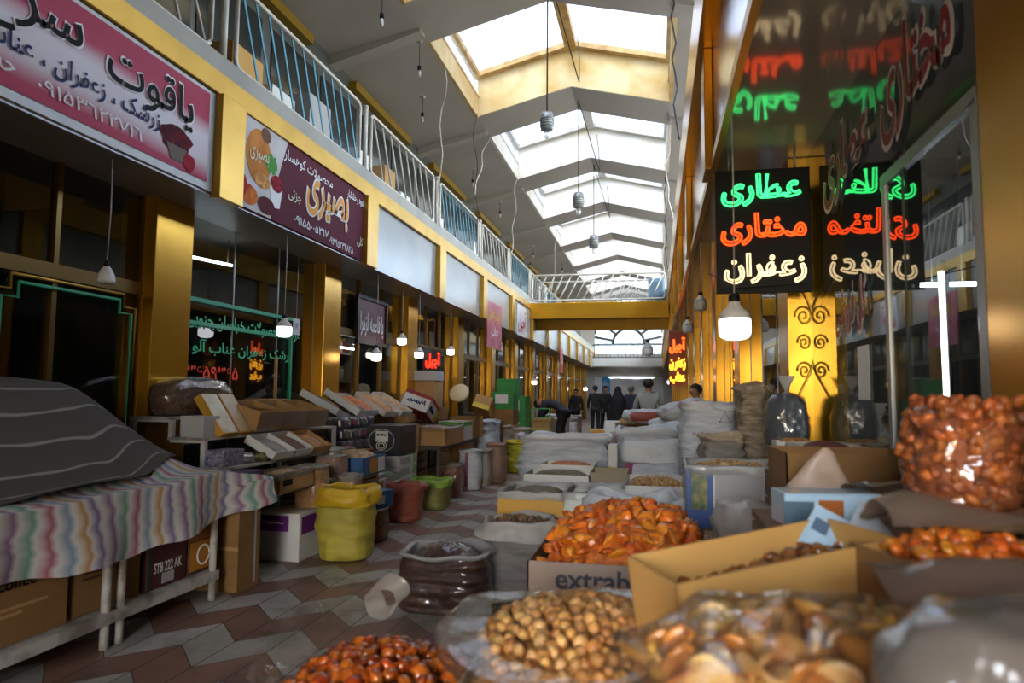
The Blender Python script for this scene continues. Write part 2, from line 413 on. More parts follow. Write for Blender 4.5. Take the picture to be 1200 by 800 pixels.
# fascia panels, upper gold beam, slab edge
panel_m = mat('fascia_panel', '9d978f', .25, 0, .5, noise_s=1.2, hex2='8f8a82')
mirror_m = mat('fascia_mirror', 'a9a297', .16, .55, noise_s=1.2, hex2='9a9388')
fa = MB().box(XL-.02, XL, YB, YE, ZS, ZB-.1); struct(fa.build('trim_1', panel_m))
fa = MB().box(XR, XR+.02, YB, YE, ZS, ZB-.1); struct(fa.build('trim_2', mirror_m))
struct(MB().box(XL-.02, XL+.05, YB, YE, 3.77, 3.95).build('trim_3', gold_brushed, bevel=.006))
struct(MB().box(XR-.10, XR+.02, YB, YE, 3.77, 4.30).build('trim_4', gold, bevel=.006))
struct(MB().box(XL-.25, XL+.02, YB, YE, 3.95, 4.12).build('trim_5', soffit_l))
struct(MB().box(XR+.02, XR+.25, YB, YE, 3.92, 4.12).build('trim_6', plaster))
struct(MB().box(XR-.02, XR+.02, YB, YE, 2.90, 2.97).build('trim_7', gold_brushed))
n_ = 8
for k, y in enumerate(BAY):
    if y > YE-.5: continue
    struct(MB().box(XL, XL+.09, y-.16, y+.16, ZS-.02, 3.77).build('trim_%d' % n_, gold_brushed, bevel=.006)); n_ += 1
    struct(MB().box(XR-.06, XR, y-.16, y+.16, ZS-.02, 3.77).build('trim_%d' % n_, gold, bevel=.006)); n_ += 1
    struct(MB().box(-4.25, -3.92, y-.225, y+.225, 0, ZS).build('trim_%d' % n_, gold, bevel=.006)); n_ += 1
    struct(MB().box(.86 if k != 3 else .972, 1.2, y-.225, y+.225, 0, ZS).build('trim_%d' % n_, gold, bevel=.006)); n_ += 1
    struct(MB().box(-6.4, -4.25, y-.05, y+.05, 0, ZS).build('wall_partition_left', dark_wall))
    struct(MB().box(1.2, 2.7, y-.05, y+.05, 0, ZS).build('wall_partition_right', dark_wall))
# upper storey walls with dark glazing and gold cornice
def upper_wall(side, x, sgn):
    b = MB(); b.k = 0; b.box(min(x, x-sgn*.2), max(x, x-sgn*.2), YB, YE, ZB, 6.75)
    b.k = 1
    for y in BAY:
        for q in (0, 1):
            y0 = y+.14+q*1.36; b.box(min(x, x+sgn*.02), max(x, x+sgn*.02), y0, y0+1.26, ZB+.25, 6.2)
    struct(b.build('wall_upper_'+side, [mat('upper_wall_panel', '5d6462', .5), dark_glass]))
upper_wall('left', -5.0, 1)
b = MB(); b.box(1.95, 2.15, YB, YE, ZB, 4.35); b.box(1.95, 2.15, YB, YE, 6.2, 6.75)      # right side, out of view: clerestory added to light ceiling and left side
for y in BAY: b.box(1.95, 2.15, y-.14, y+.14 if y > 4.9 else y+2.75, 4.35, 6.2)
struct(b.build('wall_upper_right', plaster))
for k, y in enumerate(BAY[:-1]):
    if y < 4.9: continue
    MB().quad((2.05, y+.14, 4.35), (2.05, y+2.72, 4.35), (2.05, y+2.72, 6.2), (2.05, y+.14, 6.2)).build('window_pane', added_clear_pane, sroot('window_%d' % (100+k)))  # panes of the added clerestory, unseen from the camera
    if 0 < y < 32:
        pl = bpy.data.lights.new('added_clerestory_portal', 'AREA'); pl.shape = 'RECTANGLE'; pl.size = 1.85; pl.size_y = 2.58; pl.cycles.is_portal = True
        po = bpy.data.objects.new('added_clerestory_portal', pl); COL.objects.link(po); po.location = (2.2, y+1.43, 5.27); po.rotation_euler = (0, R(90), 0)
cornice = mat('ochre_cornice', 'a48420', .45, .3)
for k, y in enumerate(WELLS):
    struct(MB().box(-5.0, -4.86, y+.25, y+2.9, 6.42, 6.56).build('trim_%d' % n_, cornice)); n_ += 1
# ceiling: sloping side panels, cross beams with gabled soffit, tapered ribs
ce = MB()
ce.prism([(-6.4, 6.37), (-3.5, 6.95), (-3.5, 7.2), (-6.4, 6.9)], 'y', YB, YE)
ce.prism([(2.2, 6.6), (.3, 6.95), (.3, 7.2), (2.2, 6.9)], 'y', YB, YE)
for j, y in enumerate(WELLS+[WELLS[-1]+4.1]):
    ya, yb_ = y-1.1, y
    ce.prism([(-3.5, 6.95), (-1.6, 7.42), (.3, 6.95), (.3, 7.80), (-1.6, 8.28), (-3.5, 7.80)], 'y', ya, yb_)
    if y < 5: ce.prism([(-3.5, 6.95), (-1.6, 7.42), (.3, 6.95), (.3, 7.80), (-1.6, 8.28), (-3.5, 7.80)], 'y', y, y+3.0)  # solid fill over the unseen near wells, blocks skylight on the near left
    ce.prism([(-5.0, 6.5), (-3.5, 6.9), (-3.5, 7.0), (-5.0, 6.75)], 'y', y-.45, y-.22)
    ce.prism([(1.95, 6.5), (.3, 6.9), (.3, 7.0), (1.95, 6.75)], 'y', y-.45, y-.22)
struct(ce.build('ceiling', plaster))
for j, y in enumerate(WELLS):
    if y < 5: continue                                # out-of-view wells left closed to keep the near left dark
    y1 = y+3.0; e = .012
    b = MB(); b.k = 0
    b.prism([(-3.5, 6.96), (-1.6, 7.43), (.3, 6.96), (.3, 7.80), (-1.6, 8.27), (-3.5, 7.80)], 'y', y1-e, y1-.001)
    b.prism([(-3.5, 6.96), (-1.6, 7.43), (.3, 6.96), (.3, 7.80), (-1.6, 8.27), (-3.5, 7.80)], 'y', y+.001, y+e)
    b.box(-3.55, -3.48, y, y1, 6.94, 7.34); b.box(.28, .35, y, y1, 6.94, 7.34)
    struct(b.build('trim_%d' % n_, well_m if j <= 4 else well_w)); n_ += 1
    root = sroot('window_%d' % (j+1), (0, y, 0))
    f = MB()
    for x, xr in ((-3.5, -1.6), (.3, -1.6)):
        for yy in (.06, 2.92):
            f.bar((x, yy, 7.78), (xr, yy, 8.25), .15, .10)
        f.bar((x, 0, 7.78), (x, 3, 7.78), .14, .10)
        f.bar((x, 0, 7.36), (x, 3, 7.36), .06, .05)
    f.bar((-1.6, 0, 8.24), (-1.6, 3, 8.24), .22, .16)
    f.build('window_frame', wood_frame if j <= 4 else white_metal, root)
    p = MB()
    for x, sx in ((-3.5, 1), (.3, -1)):
        p.quad((x, 0, 7.83), (x, 3, 7.83), (-1.6, 3, 8.31), (-1.6, 0, 8.31))
        p.quad((x, 0, 7.36), (x, 3, 7.36), (x, 3, 7.78), (x, 0, 7.78))
    p.build('window_pane', pane, root)
# bridge across the arcade
br = sroot('bridge', (0, 19.0, 0))
MB().box(XL, XR, 0, 1.35, 3.60, 3.93).build('deck', soffit_l, br)
MB().box(XL, XR-.05, -.06, .0, 3.50, 3.95).build('front_beam', gold, br, bevel=.006)
MB().box(XL, XR, 1.15, 1.25, 3.28, 3.62).build('rear_beam', gold_brushed, br, bevel=.006)
# far end
end = MB(); Yq = YE
end.box(-6.4, -3.5, Yq, Yq+.25, 0, 8); end.box(.4, 2.7, Yq, Yq+.25, 0, 8)
end.box(-3.5, .4, Yq, Yq+.25, 2.45, 3.75)
end.prism([(-3.5, 6.0), (-3.5, 8.2), (.4, 8.2), (.4, 6.0), (.1, 6.7), (-.6, 7.2), (-1.55, 7.4), (-2.5, 7.2), (-3.2, 6.7)], 'y', Yq, Yq+.25)
struct(end.build('wall_end', plaster))
struct(MB().box(-3.5, .4, Yq-1.4, Yq, 3.0, 3.45).build('trim_%d' % n_, plaster_w)); n_ += 1
root = sroot('window_40', (-1.55, Yq+.1, 3.75)); f = MB()
for a in range(0, 181, 26):
    c, s_ = math.cos(R(a+12)), math.sin(R(a+12))
    if s_ < .05: continue
    f.bar((.9*c, 0, .62+.9*s_), (2.6*c, 0, .62+2.5*s_), .14, .08, up=(0, 1, 0))
f.tube([(.9*math.cos(R(a)), 0, .62+.9*math.sin(R(a))) for a in range(0, 181, 12)], .08, 6)
f.tube([(1.95*math.cos(R(a)), 0, 1.2+1.75*math.sin(R(a))) for a in range(0, 181, 12)], .07, 6)
for z in (0, .62): f.bar((-1.95, .03, z), (1.95, .03, z), .05)
f.build('window_frame', mat('dark_iron', '3d3a36', .5), root)
MB().quad((-1.95, .05, 0), (1.95, .05, 0), (1.95, .05, 3.6), (-1.95, .05, 3.6)).build('window_pane', pane, root)
b = MB()
for i in range(18): b.bar((-3.4+i*.22, 0, 0), (-3.4+i*.22, 0, .75), .03)
b.bar((-3.5, 0, .75), (.4, 0, .75), .06); b.bar((-3.5, 0, .06), (.4, 0, .06), .05)
tag(b.build('balustrade', mat('dark_iron', '3d3a36'), loc=(0, Yq-1.3, 3.45)), 'dark iron balustrade on the far gallery below the fan window', 'railing')
# closed shop fronts at the end: roller shutters, daylight door
sh = sroot('door_1', (0, YE, 0))
slat = ramp_uv('roller_slats', [(0, 'b9bcbd'), (.5, 'e4e6e6'), (1, 'c4c7c8')], axis=1, repeat=26, rough=.4)
MB().quad((-2.55, -.03, 0), (-1.35, -.03, 0), (-1.35, -.03, 2.45), (-2.55, -.03, 2.45)).build('roller_shutter', slat, sh)
MB().quad((-.9, -.03, 0), (-.1, -.03, 0), (-.1, -.03, 2.45), (-.9, -.03, 2.45)).build('roller_shutter', slat, sh)
MB().box(-3.5, .4, 0, .1, 0, 2.45).build('surround', mat('pale_stone', 'cfd2d4', .5), sh)
bl = tag(MB().box(-.24, .24, -.01, .01, -.9, .9).build('banner', mat('blue_banner', '2f8fc4', .5), loc=(-2.85, YE-.005, 1.55)), 'narrow blue banner with white script hanging by the far roller shutter', 'banner')
for q in range(3):
    letters(('زرشک', 'زعفران', 'عناب')[q], white_card, (0, -.012, .5-q*.5), (1, 0, 0), (0, 0, 1), width=.34, height=.3, bold=.01, parent=bl)

# ------------------------------------------------------------------ shop fronts
led_green = mat('green_strip', '2f8a68', .4, emit=.12)
tube_m = mat('lit_tube', 'eef2ff', .4, emit=22)
def shopfront(n, y0, y1, x, sgn, style):
    r = sroot('window_%d' % n, (x, 0, 0)); f = MB(); p = MB()
    p.quad((0, y0, .12), (0, y1, .12), (0, y1, ZS), (0, y0, ZS)); p.build('window_pane', glass, r)
    f.box(-.04, .04, y0, y1, 0, .12)
    nm = 3
    for i in range(nm+1):
        yy = y0+(y1-y0)*i/nm; f.box(-.006 if style else -.03, .006 if style else .03, yy-(.006 if style else .02), yy+(.006 if style else .02), .12, ZS)
    if not style: f.box(-.035, .035, y0, y1, 2.12, 2.22); f.box(-.03, .03, y0, y1, .9, .95)
    f.build('window_frame', gold_dark if not style else steel, r)
    return r
wn_ = 50
for k in range(len(BAY)-1):
    y0, y1 = BAY[k]+.225, BAY[k+1]-.225
    if y1 > YE: break
    if BAY[k] > 0 and BAY[k] < 3:           # first left shop: double door in bronze with green strips
        pass
    r = shopfront(wn_, y0, y1, GL, 1, 0 if k != 4 else 1); wn_ += 1
    if k == 3:
        g = MB(); gd = MB()
        for (ya, yb2) in ((y0+.1, y0+1.05), (y0+1.2, y1-.12)):
            P4 = [(.05, ya, .3), (.05, yb2, .3), (.05, yb2, 1.95), (.05, yb2-.12, 1.95), (.05, yb2-.12, 2.05), (.05, ya+.12, 2.05), (.05, ya+.12, 1.95), (.05, ya, 1.95)]
            g.tube(P4, .012, 6, closed=True)
            gd.tube([(.04, q[1]+(.05 if q[1] > (ya+yb2)/2 else -.05), q[2]+(.05 if q[2] > 1 else -.05)) for q in P4], .012, 6, closed=True)
        g.build('green_strip', led_green, r); gd.build('gold_strip', gold_brushed, r)
    if k == 4:
        g = MB()
        for z in (1.95, 2.16): g.box(.02, .05, y0+.05, y1-.55, z, z+.035)
        g.box(.02, .05, y1-.58, y1-.55, 1.0, 1.98); g.build('green_strip', led_green, r)
for k in range(2, len(BAY)-1):
    y0, y1 = BAY[k]+.225, BAY[k+1]-.225
    if y1 > YE: break
    if k == 3:
        r = sroot('window_%d' % wn_, (GR, 0, 0)); wn_ += 1
        MB().quad((0, y0, .1), (0, y1, .1), (0, y1, ZS), (0, y0, ZS)).build('window_pane', glass, r); continue
    r = shopfront(wn_, y0, y1, GR, -1, 1); wn_ += 1
# the near right shop's door frame and its head rail
dr = sroot('door_2', (GR, 0, 0)); f = MB()
f.box(-.008, .02, 2.30, 3.22, 2.27, 2.32); f.box(-.008, .02, 3.16, 3.20, .1, 2.28); f.box(-.008, .02, 2.29, 2.34, .1, 2.28)
f.box(-.006, .02, 2.34, 3.16, .1, .22); f.box(0, .012, 2.95, 2.98, .2, 2.28)
f.build('door_frame', steel, dr)
# shop interiors: shelving with goods, and lit tubes
shelf_m = mat('shelf_board', '6f665c', .6); jar_ms = [mat('jar_amber', '8c5a24', .3, coat=.6), mat('jar_red', '7d2420', .3, coat=.6), mat('jar_cream', 'b3a183', .35, coat=.5), mat('jar_green', '4d5f2c', .35, coat=.5), mat('jar_blue', '34507a', .35, coat=.5)]
lid_m = mat('jar_lid', 'a88a3c', .35, .6)
def shelving(x, y, w, label, sgn, n_sh=5):
    t = thing('shelf_unit', label, 'shelf unit', (x, y, 0))
    b = MB()
    for s_ in (-1, 1): b.box(-.18, .18, s_*w/2-.02, s_*w/2+.02, 0, 2.2)
    b.box(-sgn*.18-.01, -sgn*.18+.01, -w/2, w/2, 0, 2.2); b.build('carcass', shelf_m, t)
    for i in range(n_sh): MB().box(-.18, .18, -w/2, w/2, .25+i*.42, .28+i*.42).build('shelf', shelf_m, t)
    return t
proto_jar = []
for i, jm in enumerate(jar_ms):
    t = thing('jar', 'jar', 'jar', (0, 0, -5)); MB().lathe([(.05, 0), (.06, .01), (.06, .15), (.05, .18)], n=10).build('body', jm, t)
    MB().lathe([(.052, .18), (.052, .21)], n=10).build('lid', lid_m, t); proto_jar.append(t)
used = [False]*5
def jars(x, y, w, rows, label, group, n=9):
    for i in rows:
        for q in range(n):
            c = random.randrange(5)
            if not used[c]: o = proto_jar[c]; used[c] = True
            else: o = copy_tree(proto_jar[c])
            o.location = (x+random.uniform(-.03, .03), y-w/2+.14+q*(w-.28)/(n-1), .283+i*.42); s_ = random.uniform(.85, 1.15); o.scale = (s_, s_, s_)
            o['label'] = label; o['category'] = 'jar'; o['group'] = group
def tube_light(a, b, label):
    a, b = Vector(a), Vector(b); t = thing('tube_light', label, 'tube light', a)
    MB().tube([(0, 0, 0), b-a], .014, 8).build('tube', tube_m, t)
    d = (b-a).normalized(); c = MB()
    for p in (Vector(), b-a): c.tube([p-d*.03, p+d*.03], .02, 8)
    c.build('end_cap', steel, t)
    if abs(d.z) < .5:
        for p in (d*.1, b-a-d*.1): MB().tube([p, (p.x, p.y, ZS-a.z)], .004, 5).build('suspension_wire', steel, t)
    else: MB().tube([(.02, 0, -a.z), (.02, 0, b.z-a.z)], .012, 6).build('upright_post', steel, t)
    return t
shelving(-5.9, 3.4, 1.9, 'dim shelf unit inside the first shop on the left, behind its bronze doors', 1)
jars(-5.85, 3.4, 1.9, (0, 1, 2, 3), 'dim jar on the shelves behind the bronze doors of the first left shop', 'jars in the first left shop', 10)
shelving(-5.9, 6.35, 2.0, 'dim shelf unit inside the second shop on the left, behind the green lettering', 1)
jars(-5.85, 6.35, 2.0, (0, 1, 2, 3), 'jar on the shelves behind the green lettered window', 'jars in the second left shop', 10)
shelving(-4.75, 9.2, 1.1, 'brightly lit shelf unit under the dark red calligraphy board', 1)
jars(-4.70, 9.2, 1.1, (1, 2, 3, 4), 'jar on the lit shelves under the dark red calligraphy board', 'jars in the third left shop', 8)
tube_light((-4.35, 5.3, 2.62), (-4.35, 6.35, 2.68), 'lit white tube inside the second left shop above its green strips')
tube_light((-4.5, 8.75, 2.02), (-4.5, 9.75, 2.02), 'warm white tube over the lit shelves in the third left shop')
tube_light((1.5, 4.0, .85), (1.5, 4.02, 2.06), 'upright white tube light behind the near right glass door')
tube_light((1.50, 4.42, 2.02), (1.86, 4.42, 2.02), 'horizontal white tube light deep inside the near right shop')
shelving(2.5, 3.3, 2.0, 'dark shelf unit inside the near right shop behind the glass door', -1)
jars(2.44, 3.3, 2.0, (1, 2, 3), 'jar on the dark shelves of the near right shop', 'jars in the near right shop', 8)
tube_light((-2.7, YE-.03, 2.40), (-.1, YE-.03, 2.40), 'added long lit tube brightening the far roller shutters')  # lamp added to whiten the shutters at the far end
for k in (6, 8, 10):
    tube_light((-4.5, BAY[k]+.6, 2.5), (-4.5, BAY[k]+1.7, 2.5), 'lit tube inside the %s left shop, beyond the red neon' % ORD[k-3])

# ------------------------------------------------------------------ signs on the left fascia
RY, UZ = (0, 1, 0), (0, 0, 1)
ink_blue = mat('blue_print', '2b3560', .8, spec=.2); ink_white = mat('white_print', 'e8e2dc', .8, spec=.2); ink_black = mat('black_print', '191614', .8, spec=.2)
ink_orange = mat('orange_print', 'dd9a4a', .8, spec=.2); ink_cream = mat('cream_print', 'd9cfae', .8, spec=.2); ink_green = mat('green_print', '7f9c54', .8, spec=.2)
red_print = ramp_uv('red_banner_print', [(0, 'a3173c'), (.22, 'b52a4c'), (.42, 'd9c9c8'), (.68, 'dccfcf'), (.86, 'b02446'), (1, 'a3123a')], axis=1, rot=R(8), rough=.7, noise_amt=.12)
maroon = mat('maroon_print', '5d2530', .8, spec=.2, noise_s=1.5, hex2='552029')
berry = mat('berry_print', '6e1622', .8, spec=.2, noise_s=30, hex2='3d0d14', vor=1)

y0, y1 = 1.9, 4.68
sg = thing('shop_sign', 'red and white fabric shop banner with large black Persian lettering and a bowl of barberries', 'sign', (XL+.02, (y0+y1)/2, 3.36))
hw = (y1-y0)/2
MB().box(-.02, 0, -hw-.08, hw+.08, -.41, .40).build('backing', white_metal, sg)
MB().quad((.006, -hw, -.35), (.006, hw, -.35), (.006, hw, .37), (.006, -hw, .37)).build('banner', red_print, sg)
def fl_(s, m, y, z, w, h, par, bold=.012, name='lettering', x=.012): return letters(s, m, (x, y, z), RY, UZ, width=w, height=h, bold=bold, parent=par, name=name)
for dm, m_, off, xx in ((0, ink_white, .034, .009), (1, ink_black, .012, .013)):
    fl_('یاقوت', m_, hw-.62, .12, .84 if dm else .87, .34 if dm else .37, sg, off, x=xx); fl_('سرخ', m_, hw-1.58, .14, .68 if dm else .71, .36 if dm else .39, sg, off, x=xx)
fl_('زرشک ، زعفران ، عناب ، انجیر', ink_blue, hw-1.42, -.09, 1.75, .16, sg, .016)
fl_('۰۹۱۵۳٦۲۲۷۱٦', ink_white, hw-1.12, -.245, .82, .085, sg, .006); fl_('حسینی', ink_white, hw-1.85, -.245, .36, .12, sg, .006)
b = MB(); b.add([(.012, hw-.37+.17*math.cos(a)*(1+.15*math.sin(5*a)), -.14+.10*math.sin(a)) for a in [i*.2618 for i in range(24)]], [tuple(range(24))]); b.build('berry_picture', berry, sg)
MB().add([(.013, hw-.47, -.19), (.013, hw-.25, -.19), (.013, hw-.30, -.30), (.013, hw-.42, -.30)], [(0, 1, 2, 3)]).build('bowl_picture', mat('bowl_print', '7a6a60', .8, spec=.2), sg)
MB().add([(.013, hw-.22+.07*math.cos(i*.7), -.27+.06*math.sin(i*.7)*(1+.3*(i % 2))) for i in range(9)], [tuple(range(9))]).build('sprig_picture', mat('sprig_print', 'a02030', .8, spec=.2), sg)

y0, y1 = 5.08, 7.69
sg = thing('shop_sign', 'maroon printed shop sign with orange Persian name and fruit pictures', 'sign', (XL+.02, (y0+y1)/2, 3.36)); hw = (y1-y0)/2
MB().box(-.02, .004, -hw, hw, -.41, .41).build('panel', maroon, sg)
MB().add([(.007, -hw, -.41), (.007, -hw+.52, -.41), (.007, -hw+.62, .0), (.007, -hw+.78, .41), (.007, -hw, .41)], [(0, 1, 2, 3, 4)]).build('picture_ground', mat('pale_print', 'c9c0ba', .7, noise_s=3, hex2='b5a89f'), sg)
def disc(y, z, ry, rz_, m, nm, x=.010, n=20, wob=.0):
    return MB().add([(x, y+ry*math.cos(2*math.pi*i/n)*(1+wob*math.sin(3*i)), z+rz_*math.sin(2*math.pi*i/n)*(1+wob*math.cos(4*i))) for i in range(n)], [tuple(range(n))]).build(nm, m, sg)
disc(-hw+.30, .10, .20, .25, mat('orange_jug_print', 'c8803a', .8, spec=.2, noise_s=5, hex2='a86428'), 'jug_picture', .009)
disc(-hw+.40, .33, .08, .07, mat('lid_print', '6e4a36', .8, spec=.2), 'lid_picture')
disc(-hw+.50, .10, .10, .09, mat('leaf_print', '4f8a3c', .8, spec=.2), 'leaf_picture', .011, wob=.25)
disc(-hw+.17, -.28, .13, .09, mat('peach_print', 'd9822f', .8, spec=.2, noise_s=8, hex2='b83d22'), 'peach_picture', .011)
disc(-hw+.07, -.22, .06, .10, mat('plum_print', 'a52a26', .8, spec=.2), 'plum_picture', .012)
disc(-hw+.36, -.10, .13, .07, mat('nut_print', 'b0703a', .8, spec=.2, noise_s=25, hex2='d9a05a', vor=1), 'nut_picture', .012)
disc(-hw+.60, -.06, .10, .08, mat('cherry_print', '9c1c26', .8, spec=.2, noise_s=25, hex2='6a0f18', vor=1), 'cherry_picture', .012)
MB().add([(.011, -hw+.48, -.10), (.011, -hw+.70, -.10), (.011, -hw+.66, -.28), (.011, -hw+.52, -.30)], [(0, 1, 2, 3)]).build('cup_picture', ink_white, sg)
disc(-hw+.44, -.31, .14, .08, mat('raisin_print', '5a2028', .8, spec=.2), 'raisin_picture', .012)
fl_('بصیری', ink_cream, -hw+.30, .10, .30, .12, sg, .01, x=.013)
for off, m_, xx, e in ((.05, ink_white, .008, .04), (.02, ink_orange, .012, 0)): fl_('بصیری', m_, .33, .02, .95+e, .40+e, sg, off, x=xx)
fl_('محصولات کوهسار', ink_white, -.10, .27, 1.0, .13, sg, .006); fl_('قهوه و خشکبار', ink_white, 1.0, .29, .46, .12, sg, .006)
fl_('جزئی', ink_cream, -.38, -.08, .24, .13, sg, .01); fl_('کلی', ink_cream, 1.14, -.20, .16, .13, sg, .01)
fl_('۰۹۱۵۵۰۰۵۳۱۷', ink_white, -.02, -.30, .72, .085, sg, .006); fl_('۰۹۳۹۵۲۳۴۸۲۸', ink_white, .66, -.345, .60, .08, sg, .006)

# smaller boards farther on
def board(label, y, z, w, h, base, lines, x=XL+.02, frame=None):
    t = thing('shop_sign', label, 'sign', (x, y, z))
    MB().box(-.015, .004, -w/2, w/2, -h/2, h/2).build('panel', base, t)
    if frame:
        b = MB()
        b.box(0, .03, -w/2-.04, w/2+.04, h/2, h/2+.05); b.box(0, .03, -w/2-.04, w/2+.04, -h/2-.05, -h/2)
        b.box(0, .03, -w/2-.05, -w/2, -h/2, h/2); b.box(0, .03, w/2, w/2+.05, -h/2, h/2); b.build('frame', frame, t)
    for s, m_, yy, zz, ww, hh in lines: letters(s, m_, (.008, yy, zz), RY, UZ, width=ww, height=hh, bold=.015, parent=t)
    return t
board('dark red framed calligraphy board over the lit shelves of the third left shop', 9.15, 2.38, .95, .58, mat('wine_board', '521a20', .5), [('یا فاطمه الزهرا', ink_white, 0, -.06, .8, .34)], x=-4.0, frame=mat('dark_wood', '30221c', .5))
pk = mat('pink_board', 'a34450', .5, noise_s=3, hex2='b56a70')
board('pink and red banner hanging by the fourth fascia post on the left', 14.6, 2.86, 1.35, 1.0, pk, [('زرشک زعفران', mat('yellow_print', 'd8b23a', .8, spec=.2), 0, .22, 1.1, .3), ('عناب', ink_white, 0, -.15, .7, .25)])
board('white fascia sign with red script before the bridge', 17.7, 3.3, 1.2, .8, mat('white_board', 'c9c4be', .5), [('آجیل', mat('red_print_plain', 'b8231f', .5), 0, -.02, 1.0, .6)])
board('red narrow sign beyond the bridge on the left fascia', 24.94, 2.62, .8, .9, mat('red_board', 'b5372a', .5), [('خشکبار', ink_cream, 0, 0, .66, .4)], x=XL+.1)

# green and red lettering on the second left shop's window, lit
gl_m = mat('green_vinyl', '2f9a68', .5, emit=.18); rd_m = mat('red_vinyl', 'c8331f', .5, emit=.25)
t = thing('window_lettering', 'green and red Persian lettering on the glass of the second left shop', 'lettering', (GL+.03, 6.2, 1.86))
for s, m_, y, z, w, h in (('عرضه محصولات خراسان جنوبی', gl_m, .02, .14, 1.95, .16), ('زرشک زعفران عناب آلو', gl_m, -.02, -.10, 1.7, .15), ('۳۶۵۹۳۶۵', rd_m, -.55, -.32, .75, .14)):
    letters(s, m_, (0, y, z), RY, UZ, width=w, height=h, bold=.022, parent=t)
# red neon in the fourth left shop
red_neon = mat('red_neon', 'ff2a12', .5, emit=4); yel_neon = mat('yellow_neon', 'ffb030', .5, emit=3)
t = thing('neon_sign', 'small red and yellow neon sign in the fourth left shop window', 'neon sign', (GL+.06, 11.9, 1.85))
MB().box(-.02, -.005, -.5, .5, -.32, .32).build('backboard', black, t)
neon('آجیل', red_neon, (0, 0, .12), RY, UZ, .8, .3, t, .011); neon('باز', yel_neon, (0, .1, -.18), RY, UZ, .4, .18, t, .010)
t = thing('paper_notice', 'small white paper notice hung in the second left shop window', 'notice', (GL+.12, 6.95, 2.12))
MB().box(-.002, .002, -.07, .07, -.12, .06).build('sheet', white_card, t); MB().tube([(0, 0, .06), (0, 0, .81)], .003, 5).build('string', cord_m, t)
letters('۱۲', ink_black, (.004, 0, -.02), RY, UZ, height=.06, bold=.01, parent=t)

# ------------------------------------------------------------------ neon sign under the right soffit
green_neon = mat('green_neon', '3dff86', .5, emit=3.2); orange_neon = mat('orange_neon', 'ff4a14', .5, emit=3.6); white_neon = mat('white_neon', 'ffe3b0', .5, emit=2.2)
t = thing('neon_sign', 'black hanging neon sign with green, orange and white Persian words beside the right shop glass', 'neon sign', (.665, 4.46, 2.40))
MB().box(-.285, .285, 0, .03, -.40, .39).build('backboard', black, t, bevel=.004)
neon('عطاری', green_neon, (-.01, 0, .255), (1, 0, 0), UZ, .47, .20, t, .0065, .01); neon('مختاری', orange_neon, (0, 0, .005), (1, 0, 0), UZ, .50, .20, t, .0065, .01); neon('زعفران', white_neon, (.005, 0, -.245), (1, 0, 0), UZ, .48, .19, t, .0065, .01)
for x in (-.2, .2): MB().tube([(x, .015, .39), (x, .015, .53)], .008, 6).build('hanger', steel, t)

# red vinyl letters with white outline on the right shop glass (facing the arcade)
def glass_words(label, s, y, z, w, h, slant=0, vertical=False):
    t = thing('window_lettering', label, 'lettering', (GR-.012, y, z)); rt = (0, -1, 0); up = (0, 0, 1)
    letters(s, ink_white, (0, 0, 0), rt, up, width=w*1.06, height=h*1.12, bold=.05, parent=t, name='letter_outline', slant=slant)
    letters(s, mat('crimson_vinyl', '8e1f2a', .5), (-.003, 0, 0), rt, up, width=w, height=h, bold=.02, parent=t, name='lettering', slant=slant)
glass_words('large red letters with white outline high on the near right shop glass', 'مختاری', 2.78, 2.62, .72, .42)
glass_words('red letters with white outline high on the glass, behind the neon sign\'s edge', 'عطاری', 3.75, 2.60, .85, .38)
glass_words('red slanted words low on the right glass above the white paper notice', 'کل فروشی', 3.72, 1.80, .55, .26)
t = thing('paper_notice', 'white paper sheet taped inside the right shop glass', 'notice', (GR-.006, 3.55, 1.47)); MB().box(-.001, .001, -.09, .09, -.13, .13).build('sheet', white_card, t)

# carved gold panel beside the neon sign: arabesque scroll
t = thing('relief_panel', 'gold relief panel with curling arabesque on the column under the neon sign', 'panel', (.842, 4.66, 1.62))
MB().box(-.005, .335, .0, .02, -1.3, 1.0).build('panel', gold, t)
b = MB()
for s_ in (-1, 1):
    for q, (r0, zc) in enumerate(((.07, .25), (.055, .08), (.06, -.1))):
        b.tube([(.165+s_*(.075+r0*.9*(1-i/26)*math.cos(i*.5)*.9), -.006, zc+r0*(1-i/26)*math.sin(i*.5)) for i in range(24)], .007, 5)
    b.tube([(.165+s_*(.15-.15*abs(math.sin(i*.13))), -.006, -.32+i*.036) for i in range(24)], .008, 5)
b.build('scroll', gold_brushed, t)

# ------------------------------------------------------------------ balcony railings, left
def rail_panel(w, h, blue):
    """built along +Y from 0 to w"""
    r = .08; P = []
    for cx_, cz_, a0 in ((w-r, h-r, 0), (r, h-r, 90), (r, r, 180), (w-r, r, 270)):
        for a in (0, 30, 60, 90): P.append((0, cx_+r*math.cos(R(a0+a)), cz_+r*math.sin(R(a0+a))))
    f = MB(); f.tube(P, .022, 8, closed=True); n = 11 if blue else 8; b = []
    for i in range(n):
        yb_ = .1+(w-.2)*(i+.5)/n; d = .14 if blue else -.17
        q = MB(); ya = min(max(yb_+d, .05), w-.05); yb2 = min(max(yb_-d, .05), w-.05)
        if blue: q.bar((0, yb2, h-.03), (0, ya, .03), .028, .010, up=(1, 0, 0))
        else: q.tube([(0, yb2, .03), (0, ya, h-.03)], .013, 6)
        b.append(q)
    return f, b
def make_rail(blue, w, label, name='balcony_railing'):
    t = thing(name, label, 'railing'); f, bars = rail_panel(w, .76, blue)
    f.build('frame', white_metal, t)
    for q in bars: q.build('slat', blue_metal if blue else white_metal, t)
    return t
W_ = 2.52
